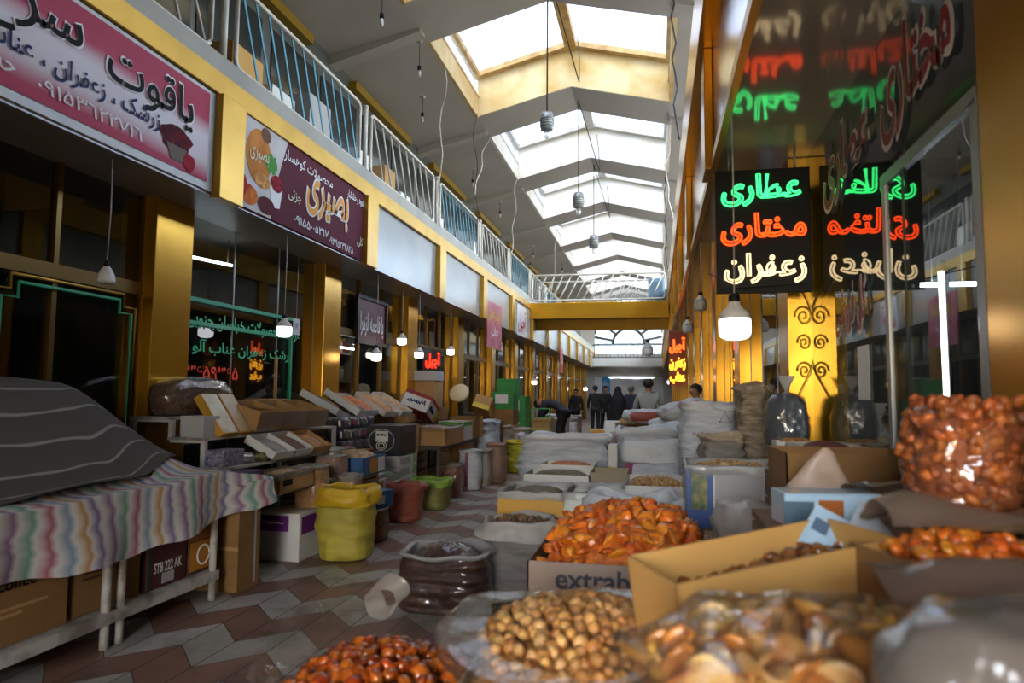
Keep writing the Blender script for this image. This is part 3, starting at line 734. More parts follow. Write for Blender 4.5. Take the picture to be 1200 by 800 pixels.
pr = {True: make_rail(True, W_, 'x'), False: make_rail(False, W_, 'x')}; cnt = {True: 0, False: 0}
post = thing('railing_post', 'x', 'post'); MB().tube([(0, 0, 0), (0, 0, .80)], .03, 10).build('post', white_metal, post)
MB().lathe([(.0, 0), (.034, .01), (.038, .03), (.028, .055), (0, .065)], c=(0, 0, .79), n=10).build('cap', white_metal, post)
np_ = 0
for k, y in enumerate(BAY):
    if y < 1 or y > 33: continue
    blue = (k % 2 == 0)
    if 19.2 < y < 19.5: pass
    o = pr[blue] if cnt[blue] == 0 else copy_tree(pr[blue]); o.location = (XL-.05, y+.17, 4.16)
    o['label'] = '%s railing panel on the left balcony, %s of its kind from the front' % ('blue slatted' if blue else 'white barred', ORD[cnt[blue]]); cnt[blue] += 1
    p = post if np_ == 0 else copy_tree(post); p.location = (XL-.05, y, 4.12); np_ += 1
    p['label'] = 'white round railing post with ball cap on the left balcony, %s from the front' % ORD[np_-1]; p['group'] = 'left balcony posts'; o['group'] = 'left balcony railing panels'
def bridge_rail(y, label):
    t = thing('bridge_railing', label, 'railing', (XL+.05, y, 3.95)); w = 3.72; h = .80
    f = MB(); P = []
    r = .1
    for cx_, cz_, a0 in ((w-r, h-r, 0), (r, h-r, 90), (r, r+.08, 180), (w-r, r+.08, 270)):
        for a in (0, 30, 60, 90): P.append((cx_+r*math.cos(R(a0+a)), 0, cz_+r*math.sin(R(a0+a))))
    f.tube(P, .03, 8, closed=True); f.build('frame', white_metal, t)
    for i in range(15):
        x = .22+i*.235; MB().tube([(x-.16, 0, .10), (min(x+.2, w-.04), 0, h-.03)], .014, 6).build('bar', white_metal, t)
    for x in (.35, 1.2, 2.4, 3.4): MB().tube([(x, 0, -.02), (x, 0, .1)], .022, 6).build('foot', white_metal, t)
bridge_rail(19.05, 'white slanted bar railing on the front edge of the gold bridge'); bridge_rail(20.25, 'white slanted bar railing on the rear edge of the gold bridge')
t = thing('loudspeaker_cabinet', 'grey blue cabinet standing on the bridge behind its railing', 'cabinet', (.02, 19.6, 3.93)); MB().box(-.22, .22, -.2, .2, 0, .72).build('body', mat('slate_blue', '5f7f92', .5), t, bevel=.01); MB().box(-.17, .17, -.206, -.2, .08, .62).build('front_panel', mat('slate_grey', '4d6472', .5), t)
# goods stored behind the left railing
for i, (y, w, h, c, lb) in enumerate(((5.7, .5, .46, cardboard_l, 'tan carton behind the first blue slats upstairs'), (6.35, .45, .35, white_card, 'white carton behind the first blue slats upstairs'), (7.15, .5, .6, grey_card, 'grey carton behind the first blue slats upstairs'), (8.4, .5, .42, white_card, 'white carton behind the white bars upstairs'), (9.3, .4, .5, cardboard, 'brown carton behind the white bars upstairs'), (9.95, .4, .3, white_card, 'low white carton at the end of the white bars upstairs'), (11.6, .6, .4, white_card, 'white carton behind the second blue slats upstairs'), (14.4, .6, .5, white_card, 'pale carton behind the second white bars upstairs'))):
    t = thing('storage_carton', lb, 'box', (XL-.55, y, 3.92)); MB().box(-.22, .22, -w/2, w/2, 0, h+.25).build('carton', c, t, bevel=.006); MB().box(-.03, .03, -w/2-.002, w/2+.002, h+.248, h+.254).build('tape', mat('parcel_tape', 'c2a878', .4), t)

def scribble(parent, c, right, up, w, h, m, n=26, r=.004, name='script_strokes'):
    """a line of handwriting too small to read, as raised strokes"""
    c, rt, u = Vector(c), Vector(right), Vector(up); nn = rt.cross(u); sd = random.uniform(0, 50)
    P = [c+rt*(w*(i/n-.5))+u*h*.5*(math.sin(i*1.7+sd)*.6+noise.noise(Vector((i*.6, sd, 0))))+nn*.002 for i in range(n+1)]
    return MB().tube(P, r, 5).build(name, m, parent)
# ------------------------------------------------------------------ lamps and cords
bulb_on = mat('lit_diffuser', 'fff4e0', .4, emit=9); bulb_cool = mat('lit_cool_diffuser', 'f4f7ff', .4, emit=7); bulb_off = mat('milky_diffuser', 'd7d6d2', .35); ceramic = mat('lamp_housing', 'cfccc6', .4); bulb_w = mat('warm_lit_diffuser', 'ffe2ae', .4, emit=9)
def make_bulb(m, d, cordlen):
    t = thing('pendant_bulb', 'x', 'lamp'); r = d/2
    MB().lathe([(r*.97, 0.0), (r, .1*d), (r*1.0, .48*d), (r*.98, .52*d)], n=20).build('diffuser', m, t)
    o = MB().lathe([(r*.2, -.16*d), (r*.6, -.14*d), (r*.9, -.06*d), (r*.97, 0)], n=20).build('diffuser_base', m, t)
    MB().lathe([(r*.98, .52*d), (r*.9, .72*d), (r*.5, .9*d), (r*.36, 1.0*d), (r*.36, 1.08*d)], n=20).build('housing', ceramic, t)
    MB().lathe([(r*.32, 1.08*d), (r*.36, 1.1*d), (r*.36, 1.3*d), (r*.2, 1.36*d)], n=12).build('socket', black, t)
    MB().tube([(0, 0, 1.34*d), (.004, 0, 1.34*d+cordlen*.5), (0, 0, cordlen)], .004, 5).build('cord', cord_m, t)
    return t
def bulb(px, py, d, m, label, X=None, Y=None, top=ZS, group=None):
    p = at(px, py, X=X, Y=Y); t = make_bulb(m, d, top-p.z+d*.4); t.location = (p.x, p.y, p.z-d*.4); t['label'] = label
    if group: t['group'] = group
    return t
t = thing('pendant_bulb', 'unlit white bell shaped bulb hanging before the dark first left shop', 'lamp', tuple(at(124, 332, X=-3.62)))
MB().lathe([(.02, -.0), (.055, .0), (.058, .02), (.05, .06), (.03, .10), (.018, .115)], n=20).build('housing', bulb_off, t)
MB().lathe([(.018, .115), (.02, .12), (.02, .15), (.012, .158)], n=12).build('socket', black, t)
MB().tube([(0, 0, .155), (.01, .0, .5), (0, 0, ZS-t.location.z)], .004, 5).build('cord', cord_m, t)
bulb(333, 385, .15, bulb_cool, 'lit bulb hanging before the green lettered window', X=-3.62)
bulb(441, 416, .14, bulb_on, 'lit bulb hanging below the dark red calligraphy board', X=-3.62)
bulb(471, 398, .14, bulb_on, 'lit bulb hanging against the third gold column on the left', X=-3.7)
bulb(491, 414, .14, bulb_on, 'lit bulb hanging before the fourth left shop\'s red neon', X=-3.65)
bulb(528, 411, .14, bulb_on, 'lit bulb hanging against the fourth gold column on the left', X=-3.7)
bulb(213, 388, .12, bulb_cool, 'lit bulb standing in for a reflection in the second left shop glass', X=-4.3)  # mirror image of the neighbouring bulb, modelled as a second bulb
bulb(626, 447, .16, bulb_w, 'small lit bulb above the green cartons', X=-3.62)
bulb(686, 455, .2, bulb_w, 'small lit bulb far down the left side by the fan window end', X=-3.62)
bulb(861, 378, .155, bulb_cool, 'large lit bulb hanging under the neon sign on the right', X=.39, top=2.91)
bulb(821, 356, .13, bulb_off, 'unlit white bulb hanging left of the neon sign', X=.45)
bulb(759, 410, .3, bulb_off, 'unlit white bulb hanging low before the far end wall', Y=19.5, top=3.60)
bulb(793, 440, .14, bulb_cool, 'lit bulb by the far right orange neon', X=.46); bulb(785, 447, .16, bulb_cool, 'lit bulb low at the far right stall', X=.44)
bulb(806, 383, .16, bulb_off, 'unlit bulb hanging at the far right past the neon sign', X=.46)
# high bay lamps on the ridge
def highbay(px, py, Y, d, label, bare=True):
    p = at(px, py, Y=Y); t = thing('high_bay_lamp', label, 'lamp', tuple(p)); h = d*1.35
    MB().lathe([(.3*d, -.02), (.5*d, 0), (.5*d, h*.8), (.42*d, h), (.1*d, h*1.05)], n=20).build('housing', mat('lamp_grey', '8d9294', .35, .5), t)
    b = MB()
    for i in range(4): b.tube([(.5*d*math.cos(a*.314), .5*d*math.sin(a*.314), h*(.2+.14*i)) for a in range(20)], .012, 5, closed=True)
    b.build('cooling_fins', mat('fin_grey', '6f7476', .4, .5), t)
    MB().lathe([(.12*d, -.02), (.2*d, -.12*d), (.24*d, -.45*d), (.15*d, -.7*d), (.03*d, -.75*d)], n=14).build('bulb', see_through('bulb_glass', 'f2f0ea', .1, .9, 3, body=.3), t)
    top = 7.45 - p.z; b = MB(); b.tube([(0, 0, h), (0, 0, top)], .012, 6)
    b.build('suspension_rod', cord_d, t)
    MB().tube([(.0, 0, top*.97), (.25, .6, top*.6), (.35, .9, top*.45), (.3, 1.4, top*.72), (.2, 2.0, top-.02)], .009, 5).build('cable', cord_d, t)
highbay(641, 152, 9.2, .18, 'grey ridge lamp with bare bulb, nearest under the skylights'); highbay(678, 243, 13.6, .22, 'grey ridge lamp with bare bulb, next beyond the nearest')
highbay(696, 290, 17.6, .24, 'grey ridge lamp, third along the skylights')
# short bulbs under the sloping ceiling
def ceil_z(x): return 6.95-(-3.5-x)*.193
ks = [(493, 78), (495, 133), (494, 12), (554, 211), (586, 248), (625, 297), (575, 310), (659, 315)]
for i, (px, py) in enumerate(ks):
    p = at(px, py, Z=6.50); p.x = min(-3.62, max(-4.8, p.x)); zc = ceil_z(p.x); t = thing('bare_bulb', 'small bare bulb on a short cord under the left ceiling, %s from the front' % ORD[i], 'bulb', (p.x, p.y, 6.42), group='bare bulbs under the left ceiling')
    MB().tube([(0, 0, .08), (0, 0, zc-6.42)], .006, 5).build('cord', cord_d, t); MB().lathe([(.02, .02), (.03, .03), (.03, .09), (.015, .1)], n=10).build('socket', black, t)
    MB().lathe([(.0, -.09), (.025, -.07), (.028, -.04), (.02, .02)], n=10).build('glass_bulb', bulb_off, t); MB().lathe([(.05, 0), (.05, .02)], c=(0, 0, zc-6.44), n=10).build('ceiling_rose', ceramic, t)
# slack white cords from the skylight edge down to the balcony
for i, (pa, pb, Y0, sag) in enumerate((((527, 57), (515, 250), 10.3, .15), ((577, 150), (556, 228), 12.0, .2), ((562, 100), (560, 260), 11.2, .1), ((610, 165), (600, 300), 14.0, .2), ((655, 350), (640, 410), 17.0, .2))):
    a = at(*pa, X=-3.42); c = at(*pb, X=-3.44)
    a = Vector((-3.51, min(max(a.y, 6), 26), 6.97)); c = Vector((-3.46, c.y, c.z))
    P = [a.lerp(c, q/10)+Vector((.04*math.sin(q*1.3+i), .05*math.sin(q*.9+i), -sag*math.sin(math.pi*q/10)*.3)) for q in range(11)]
    tag(MB().tube([p-a for p in P], .013 if i != 2 else .008, 6).build('hanging_cable', cord_m if i != 2 else cord_d, loc=a), 'slack cable hanging from the left skylight edge to the balcony rail, %s from the front' % ORD[i], 'cable', 'slack cables on the left')
for i, (y, dx) in enumerate(((9.4, 0), (13.5, .05), (17.6, 0), (21.6, .04))):
    P = [(.26+dx*math.sin(q*.8)+.03*math.sin(q*2.1), y-.15*q+.02*math.sin(3*q), 7.0-.27*q) for q in range(11)]
    tag(MB().tube([Vector(p)-Vector(P[0]) for p in P], .012, 6).build('hanging_cable', cord_m if i % 2 else cord_d, loc=P[0]), 'cable hanging down the right ceiling edge, %s from the front' % ORD[i], 'cable', 'cables on the right')
t = thing('wall_wire', 'thin dark wire strung across at the right between bulb and gold beam', 'wire', (.30, 4.0, 2.05)); MB().tube([(0, 0, 0), (.2, .4, -.02), (.6, .45, 0)], .004, 5).build('wire', cord_d, t)
# far right: orange neon and gold lantern signs
t = thing('neon_sign', 'far orange and red neon sign tower on the right side of the arcade', 'neon sign', (.40, 13.4, 2.0))
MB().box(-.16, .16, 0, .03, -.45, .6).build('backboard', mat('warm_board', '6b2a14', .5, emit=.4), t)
neon('آجیل', mat('deep_orange_neon', 'ff5a1e', .5, emit=4), (0, 0, .32), (1, 0, 0), UZ, .28, .3, t, .014); neon('زعفران', mat('amber_neon', 'ffb52a', .5, emit=5), (0, 0, -.02), (1, 0, 0), UZ, .28, .26, t, .014); neon('عناب', mat('amber_neon', 'ffb52a'), (0, 0, -.3), (1, 0, 0), UZ, .26, .22, t, .014)
MB().tube([(0, .015, .6), (0, .015, .95)], .01, 6).build('hanger', steel, t)

# ------------------------------------------------------------------ goods: builders
def gran(name, a, b, s, coat=0, rough=.55, **kw): return mat(name, a, rough, 0, .5, noise_s=s, hex2=b, vor=1, coat=coat, bump=.5, bump_s=s*.8, **kw)
g_brown = gran('brown_nuts', '8a5a30', '4e3018', 70); g_raisin = gran('raisins', '6b4a22', '3b2a14', 75); g_olive = gran('green_raisins', '7d6a2e', '4c3f1a', 70)
g_cream = gran('pale_nuts', 'c9a676', '8a6236', 60); g_orange = gran('orange_fruit', 'd8741c', '9a4812', 50); g_pista = gran('pistachio_shells', 'd0b084', '9a6f44', 45)
g_red = gran('red_berries', '6d1220', '3a0810', 80); g_grain = gran('beige_grain', 'b58a62', '8d6542', 110, coat=.5); g_pink = gran('pink_almonds', '9a6a55', '6e4336', 60, coat=.6)
g_dates = gran('dark_dates', '4a2a1c', '22120c', 40, coat=.8); g_green = gran('green_herb', '7f9a5c', '4d6a34', 50); g_peanut = gran('toasted_nuts', 'c98f4c', '8f5a26', 55)
g_bigbag = gran('brown_seeds', '7a5440', '3f2a20', 60, coat=.8)

def heap(name, label, cat, loc, w, d, h, m, cell=.03, round_=False, rz=0, parent_rot=None, flat=.35):
    n = max(14, min(64, int(max(w, d)/cell*2.2))); nx = max(8, int(n*w/max(w, d))); ny = max(8, int(n*d/max(w, d))); sd = random.uniform(0, 50)
    def fn(u, v):
        a, b_ = 2*u-1, 2*v-1
        if round_:
            q = max(abs(a), abs(b_)); l = math.hypot(a, b_) or 1; a, b_ = a*q/l, b_*q/l; e = 1-q**3
        else: e = (1-abs(a)**6)*(1-abs(b_)**6)
        x, y = a*w/2, b_*d/2; dm = 1-.5*(a*a+b_*b_)
        z = h*(flat+(1-flat)*dm)*e
        k = noise.voronoi(Vector((x/cell+sd, y/cell, sd)))[0][0]
        return (x, y, z + (cell*.55*(.5-k))*min(1, e*3) if e > .01 else 0)
    o = MB().grid(fn, nx, ny).build(name, m, loc=loc, rz=rz)
    return tag(o, label, cat, None, 'stuff')

def open_box(name, label, loc, w, d, h, m, rz=0, t=.006, cat='box', prints=(), liner=None, flare=0, inner=None, rot=None, group=None):
    r = thing(name, label, cat, loc, rz, group)
    if rot: r.rotation_euler = rot
    b = MB(); b.box(-w/2, w/2, -d/2, d/2, 0, t)
    for sx, sy, lx, ly in ((0, -1, w, t), (0, 1, w, t), (-1, 0, t, d), (1, 0, t, d)):
        b.box(sx*(w/2-t/2)-lx/2, sx*(w/2-t/2)+lx/2, sy*(d/2-t/2)-ly/2, sy*(d/2-t/2)+ly/2, 0, h)
    b.build('walls', m, r)
    for i, (face, u0, u1, v0, v1, pm) in enumerate(prints):      # printed or glued panels, face f/b/l/r, fractions of the side
        e = .002+.0008*i; q = MB()
        if face in 'fb':
            s_ = -1 if face == 'f' else 1; q.box(-w/2+u0*w, -w/2+u1*w, s_*d/2-e, s_*d/2+e, v0*h, v1*h)
        else:
            s_ = 1 if face == 'r' else -1; q.box(s_*w/2-e, s_*w/2+e, -d/2+u0*d, -d/2+u1*d, v0*h, v1*h)
        q.build('printed_panel', pm, r)
    if liner:
        q = MB(); n = 40
        P = []
        for k in range(n):
            a = 4*k/n; s_ = int(a); f = a-s_
            c = [(-1, -1), (1, -1), (1, 1), (-1, 1), (-1, -1)]; x = c[s_][0]+(c[s_+1][0]-c[s_][0])*f; y = c[s_][1]+(c[s_+1][1]-c[s_][1])*f
            P.append((x*w/2, y*d/2))
        prof = [(1.03, -.30), (1.035, -.10), (1.02, .03), (.97, .05), (.93, -.02), (.9, -.25)]
        def fn(u, v):
            k = int(u*n) % n; i = v*(len(prof)-1); i0 = min(int(i), len(prof)-2); f = i-i0
            s_ = prof[i0][0]*(1-f)+prof[i0+1][0]*f; z = prof[i0][1]*(1-f)+prof[i0+1][1]*f
            wob = .012*noise.noise(Vector((P[k][0]*18, P[k][1]*18, v*4)))
            return (P[k][0]*s_+wob, P[k][1]*s_+wob, h+z*min(h, .16)+wob*1.3)
        q.grid(fn, n, 10, wrap=True).build('plastic_liner', liner, r)
    return r
def closed_box(name, label, loc, w, d, h, m, rz=0, prints=(), cat='box', rot=None, texts=(), tape=None, group=None, bev=.004):
    r = thing(name, label, cat, loc, rz, group)
    if rot: r.rotation_euler = rot
    MB().box(-w/2, w/2, -d/2, d/2, 0, h).build('carton', m, r, bevel=bev)
    for i_, (face, u0, u1, v0, v1, pm) in enumerate(prints):
        e = .002+.0008*i_; q = MB()
        if face in 'fb': s_ = -1 if face == 'f' else 1; q.box(-w/2+u0*w, -w/2+u1*w, s_*d/2-e, s_*d/2+e, v0*h, v1*h)
        elif face in 'lr': s_ = 1 if face == 'r' else -1; q.box(s_*w/2-e, s_*w/2+e, -d/2+u0*d, -d/2+u1*d, v0*h, v1*h)
        else: q.box(-w/2+u0*w, -w/2+u1*w, -d/2+v0*d, -d/2+v1*d, h-e, h+e)
        q.build('printed_panel', pm, r)
    if tape: MB().box(-w/2-.001, w/2+.001, -.025, .025, h-.002, h+.0015).build('tape', tape, r)
    for face, s, u, v, tw, th, tm in texts:
        bd = .02
        if face == 'f': letters(s, tm, (-w/2+u*w, -d/2-.003, v*h), (1, 0, 0), UZ, width=tw, height=th, bold=bd, parent=r)
        elif face == 'r': letters(s, tm, (w/2+.003, -d/2+u*d, v*h), (0, 1, 0), UZ, width=tw, height=th, bold=bd, parent=r)
        elif face == 'l': letters(s, tm, (-w/2-.003, d/2-u*d, v*h), (0, -1, 0), UZ, width=tw, height=th, bold=bd, parent=r)
    return r

SACKP = [(0, 0), (.80, 0), (.93, .015), (1.0, .12), (1.05, .35), (1.05, .6), (1.0, .82), (.97, .93)]
RIMP = [(.97, .93), (1.03, .945), (1.06, .97), (1.04, 1.0), (.98, 1.015), (.92, 1.0), (.90, .95), (.89, .86), (.88, .80)]
def prof_at(P, t):
    i = t*(len(P)-1); k = min(int(i), len(P)-2); f = i-k
    return P[k][0]*(1-f)+P[k+1][0]*f, P[k][1]*(1-f)+P[k+1][1]*f
FOLDP = [(1.02, .93), (1.03, .80), (1.09, .76), (1.13, .80), (1.11, .92), (1.05, 1.0), (.97, 1.02), (.91, .98), (.89, .88), (.88, .80)]
def sack(name, label, loc, w, d, h, body, rim, cat='sack', fold=False, sq=3.2, wr=.022, lean=(0, 0), stripe=None, rz=0, rim_wob=.03, group=None, texts=(), wfreq=9):
    """open sack: baggy body, rolled rim as its own part, stripes printed on the cloth"""
    r = thing(name, label, cat, loc, rz, group); sd = random.uniform(0, 90)
    def ring(u, s, z, amp):
        a = 2*math.pi*u; c, q = math.cos(a), math.sin(a); k = (abs(c)**sq+abs(q)**sq)**(-1/sq)
        x, y = c*k*s*w/2, q*k*s*d/2; zz = z*h
        nz = noise.noise(Vector((c*1.5+sd, q*1.5, zz*wfreq*1.8)))*amp*1.1 + noise.noise(Vector((c*1.2+sd, q*1.2, zz*4)))*amp*.8 + noise.noise(Vector((c*5+sd, q*5, zz*7)))*amp*.45
        tilt = rim_wob*h*noise.noise(Vector((c*1.3+sd, q*1.3, 5)))*max(0, z-.6)*2.2
        return (x*(1+nz/(w/2)*s)+lean[0]*z, y*(1+nz/(d/2)*s)+lean[1]*z, zz+tilt+nz*.25*(z > .05))
    pick = None
    if stripe: pick = lambda u, v: 1 if any(a < u < b for a, b in stripe[0]) and v > .2 else 0
    MB().grid(lambda u, v: ring(u, *prof_at(SACKP, v), wr), 60, 44, wrap=True, pick=pick).build('cloth', [body]+([stripe[1]] if stripe else []), r)
    MB().grid(lambda u, v: ring(u, *prof_at(FOLDP if fold else RIMP, v), wr*(1.9 if fold else 1.3)), 64, 18, wrap=True).build('rolled_rim', rim, r)
    for s, tw, th, z, tm in texts: letters(s, tm, (0, -d/2*1.07-.012, z*h), (1, 0, 0), UZ, width=tw, height=th, bold=.02, parent=r)
    return r
def tied_bag(name, label, loc, w, d, h, inner, outer=None, tail=.1, lying=False, rz=0, cat='bag', rot=None, sq=2.6, fill=.94):
    """clear bag with its filling showing; gathered and tied on top"""
    r = thing(name, label, cat, loc, rz); sd = random.uniform(0, 90)
    if rot: r.rotation_euler = rot
    P = [(0, 0), (.72, 0), (.92, .04), (1.0, .2), (1.02, .5), (.96, .75), (.74, .93), (.35, 1.0), (.0, 1.01)]
    def f(k, grow, amp):
        def fn(u, v):
            s, z = prof_at(P, v); a = 2*math.pi*u; c, q = math.cos(a), math.sin(a); kk = (abs(c)**sq+abs(q)**sq)**(-1/sq)
            nz = noise.noise(Vector((c*3+sd, q*3, z*5)))*amp+noise.noise(Vector((c*9+sd, q*9, z*16)))*amp*.5
            return ((c*kk*s*w/2)*(grow)+nz*c, (q*kk*s*d/2)*grow+nz*q, z*h*(1+.3*(grow-1))+nz*.4*(z > .05))
        return fn
    MB().grid(f(0, fill, .012), 44, 30, wrap=True).build('filling', inner, r)
    if outer:
        MB().grid(f(1, 1.0, .016), 48, 34, wrap=True).build('film', outer, r)
        if tail:
            outer = film_white if outer is film else outer; T = [(.30, .985), (.10, 1.02), (.045, 1.05), (.06, 1.06), (.26, 1.06+tail*.5/h), (.42, 1.06+tail/h)]
            def ft(u, v):
                s, z = prof_at(T, v); a = 2*math.pi*u; nz = .35*s*noise.noise(Vector((math.cos(a)*2+sd, math.sin(a)*2, z*6)))
                return (math.cos(a)*(s+nz)*w/2, math.sin(a)*(s*.6+nz)*d/2, z*h)
            MB().grid(ft, 24, 10, wrap=True).build('tied_neck', outer, r)
    return r
def crumple(fn, amp, fr, sd=0):
    def g(u, v):
        p = Vector(fn(u, v)); q = p*fr+Vector((sd, 0, 0))
        return p+Vector((noise.noise(q), noise.noise(q+Vector((9, 0, 0))), noise.noise(q+Vector((0, 9, 0)))))*amp
    return g
def support(name, label, x0, x1, y0, y1, z0, z1, m=None, cat='crate'):
    """slatted wooden crate or stand that carries the goods"""
    r = thing(name, label, cat, ((x0+x1)/2, (y0+y1)/2, z0)); w, d, h = x1-x0, y1-y0, z1-z0; m = m or mat('crate_wood', '8a6a48', .8, noise_s=6, hex2='70543a', stretch=(1, 8, 8))
    b = MB(); b.box(-w/2, w/2, -d/2, d/2, h-.02, h)
    b.build('top_boards', m, r); c = MB()
    n = max(2, int(h/.11))
    for i in range(n):
        z = i*(h-.03)/n+.01; hh = (h-.03)/n-.015
        c.box(-w/2, w/2, -d/2, -d/2+.012, z, z+hh); c.box(-w/2, w/2, d/2-.012, d/2, z, z+hh); c.box(-w/2, -w/2+.012, -d/2+.012, d/2-.012, z, z+hh); c.box(w/2-.012, w/2, -d/2+.012, d/2-.012, z, z+hh)
    for sx in (-1, 1):
        for sy in (-1, 1): c.box(sx*(w/2-.025)-.012, sx*(w/2-.025)+.012, sy*(d/2-.025)-.012, sy*(d/2-.025)+.012, 0, h-.02)
    c.build('slat_sides', m, r); return r

# ------------------------------------------------------------------ near left: covered stall
t = thing('stall_table', 'long low steel framed stall table under the striped covers at the left', 'table', (-3.4, 2.9, 0))
def L(x, y, z): return (x+3.4, y-2.9, z)
b = MB(); ym0, ym1 = 1.1, 4.10
b.box(*[v for p in zip(L(-3.95, ym0, .13), L(-2.82, ym1, .19)) for v in p]); b.build('lower_shelf', old_paint, t)
MB().box(*[v for p in zip(L(-3.95, ym0, .70), L(-2.85, ym1+.12, .74)) for v in p]).build('tabletop', old_paint, t)
for (x, y) in ((-2.85, 4.07), (-2.85, 3.28), (-2.85, 3.18), (-2.85, 1.3), (-3.9, 4.07), (-3.9, 1.3)):
    MB().tube([L(x, y, 0), L(x, y, .72)], .024, 8).build('leg', old_paint, t)
# boxes on its shelf
kraft = cardboard_d; wine = mat('wine_card', '4a1c20', .5)
closed_box('carton', 'nearest brown carton on the low shelf under the striped cover', (-3.14, 2.55, .193), .5, .85, .36, kraft, texts=[('r', 'coffee', .66, .78, .2, .06, ink_black)], prints=[('r', .03, .38, .0, 1.0, grey_card), ('r', .46, .86, .44, .48, cardboard), ('r', .46, .70, .36, .40, cardboard)], tape=cardboard)
closed_box('carton', 'brown carton on the low shelf printed with black code letters', (-3.16, 3.26, .193), .5, .46, .30, kraft, texts=[('r', 'KC02', .82, .82, .12, .05, ink_black), ], prints=[('r', .12, .56, .68, .73, wine), ('r', .12, .36, .58, .62, wine)], tape=cardboard)
amber_grad = ramp_uv('amber_print', [(0, 'c98a1e'), (.5, '8a4a1a'), (1, '4a1a1c')], axis=1, rough=.4)
closed_box('drum_carton', 'dark wine coloured carton printed with white code on the low shelf', (-3.14, 3.69, .193), .5, .34, .40, wine, texts=[('r', 'STB 222 AK', .5, .30, .24, .06, ink_white)], prints=[('r', .0, .08, 0, 1, mat('dark_green_card', '1f3a2c', .5)), ('r', .37, .67, .05, .2, grey_card)])
bx = closed_box('drum_carton', 'amber and wine carton with a white ring mark at the end of the low shelf', (-3.14, 4.02, .193), .5, .28, .40, wine, prints=[('r', .05, .95, .05, .5, mat('amber_card', 'b8791c', .5)), ('r', .05, .95, .52, .95, mat('ochre_card', '8f5a1c', .5))])
MB().tube([(.254, .06*math.cos(a*.35), .11+.06*math.sin(a*.35)) for a in range(18)], .006, 5, closed=True).build('ring_mark', ink_white, bx)
closed_box('tall_carton', 'tall brown carton standing on the floor at the end of the covered stall', (-3.08, 4.37, 0), .60, .26, .58, cardboard_d, prints=[('r', .72, .8, .05, .95, grey_card), ('f', .0, 1, .48, .52, cardboard)])
closed_box('carton', 'second brown carton stacked behind the tall one at the stall end', (-3.42, 4.36, .582), .45, .26, .14, cardboard_d, tape=cardboard)
# goods hidden under the dark cover give the mound
support('crate', 'slatted crate under the dark cover on the left table', -3.92, -3.55, 1.3, 3.4, .742, 1.04)
charcoal = ramp_uv('charcoal_stripe', [(0, '4c4642'), (.80, '524b46'), (.86, '9a938a'), (.90, '8f887f'), (.93, '4c4642')], axis=1, repeat=8, rough=.9, noise_amt=.10, bump=.15)
striped = ramp_uv('candy_stripe', [(0, 'c9c4bd'), (.10, '8e6a8c'), (.16, 'd0cbc4'), (.27, '6f9c86'), (.33, 'd2cdc6'), (.44, 'a5586a'), (.50, 'cfcac3'), (.60, '7f93a5'), (.66, 'd3cec6'), (.76, 'b98a4a'), (.80, 'cfc9c2'), (.90, '7d6a90'), (.95, 'cdc8c1')], axis=0, repeat=6.5, rough=.8, noise_amt=.05, bump=.12)
def cover_z(x, y):
    k = min(1, max(0, (-2.95-x)/.75)); s_ = k*k*(3-2*k)
    f = min(1, max(0, (4.55-y)/1.0)); f = f*f*(3-2*f)
    return .785+.02+(.62*s_)*f*.92
def dark_cover(u, v):
    y = 1.0+u*3.30; x = -4.0+v*(1.06-.35*max(0, u-.75)/.25)
    z = cover_z(x, y)+.012*noise.noise(Vector((x*5, y*3, 0)))+.035*noise.noise(Vector((x*1.8, y*1.4, 3)))
    return (x+.02*noise.noise(Vector((y*4, x, 1))), y+.02*noise.noise(Vector((x*4, y, 2))), z+.045)
c = tag(MB().grid(dark_cover, 70, 36).build('dust_cover', charcoal), 'charcoal blanket with broken pale stripes draped over the mound at the left', 'cloth')
def light_cover(u, v):
    y = .95+u*3.58; s_ = v*1.0; e_ = max(0, min(1, (y-3.7)/.6)); xs = -3.04-.36*e_
    if s_ < .45: x = xs+s_/.45*(-2.80-xs); z = cover_z(x, y)+.02-.03*(1-e_)
    else:
        q = (s_-.45)/.55; x = -2.80+.035*math.sin(y*9)*q+.02*q; z = .80-q*(.30+.06*math.sin(y*2.1+1)+.04*noise.noise(Vector((y*3, 0, 0))))
    fl = max(0, u-.88)/.12; x += .10*fl*(1 if s_ > .4 else .3); z += -.10*fl*(s_ < .6)
    return (x+.015*noise.noise(Vector((y*6, s_*4, 0))), y+.03*fl*math.sin(s_*7), z+.018*noise.noise(Vector((x*6, y*5, s_*3)))+.015)
c = tag(MB().grid(light_cover, 110, 34).build('striped_cloth', striped), 'pale plastic tarp with pastel stripes hanging over the front of the left table', 'cloth')

# ------------------------------------------------------------------ left: stepped rack stall before the green lettered window
t = thing('stepped_rack', 'white steel stepped rack holding boxes below the green lettered window', 'rack', (-3.4, 5.6, 0))
def Q(x, y, z): return (x+3.4, y-5.6, z)
for y in (4.55, 6.65):
    b = MB()
    P = [(-3.92, 0), (-3.92, 1.14), (-3.58, 1.14), (-3.58, .99), (-3.30, .99), (-3.30, .78), (-3.08, .78), (-3.08, .56), (-2.88, .56), (-2.88, 0)]
    if y > 6: P = P[:7]+[(-3.08, 0)]
    for p, q in zip(P[:-1], P[1:]):
        b.bar(Q(p[0], y, p[1]), Q(q[0], y, q[1]), .035)
    b.build('side_frame', white_metal, t)
for x0, x1, z in ((-3.95, -3.56, 1.14), (-3.6, -3.28, .99), (-3.32, -3.06, .78), (-3.10, -2.86, .56)):
    MB().box(*[v for p in zip(Q(x0, 4.53, z), Q(x1, 6.67 if z > .6 else 5.85, z+.02)) for v in p]).build('shelf', old_paint, t)
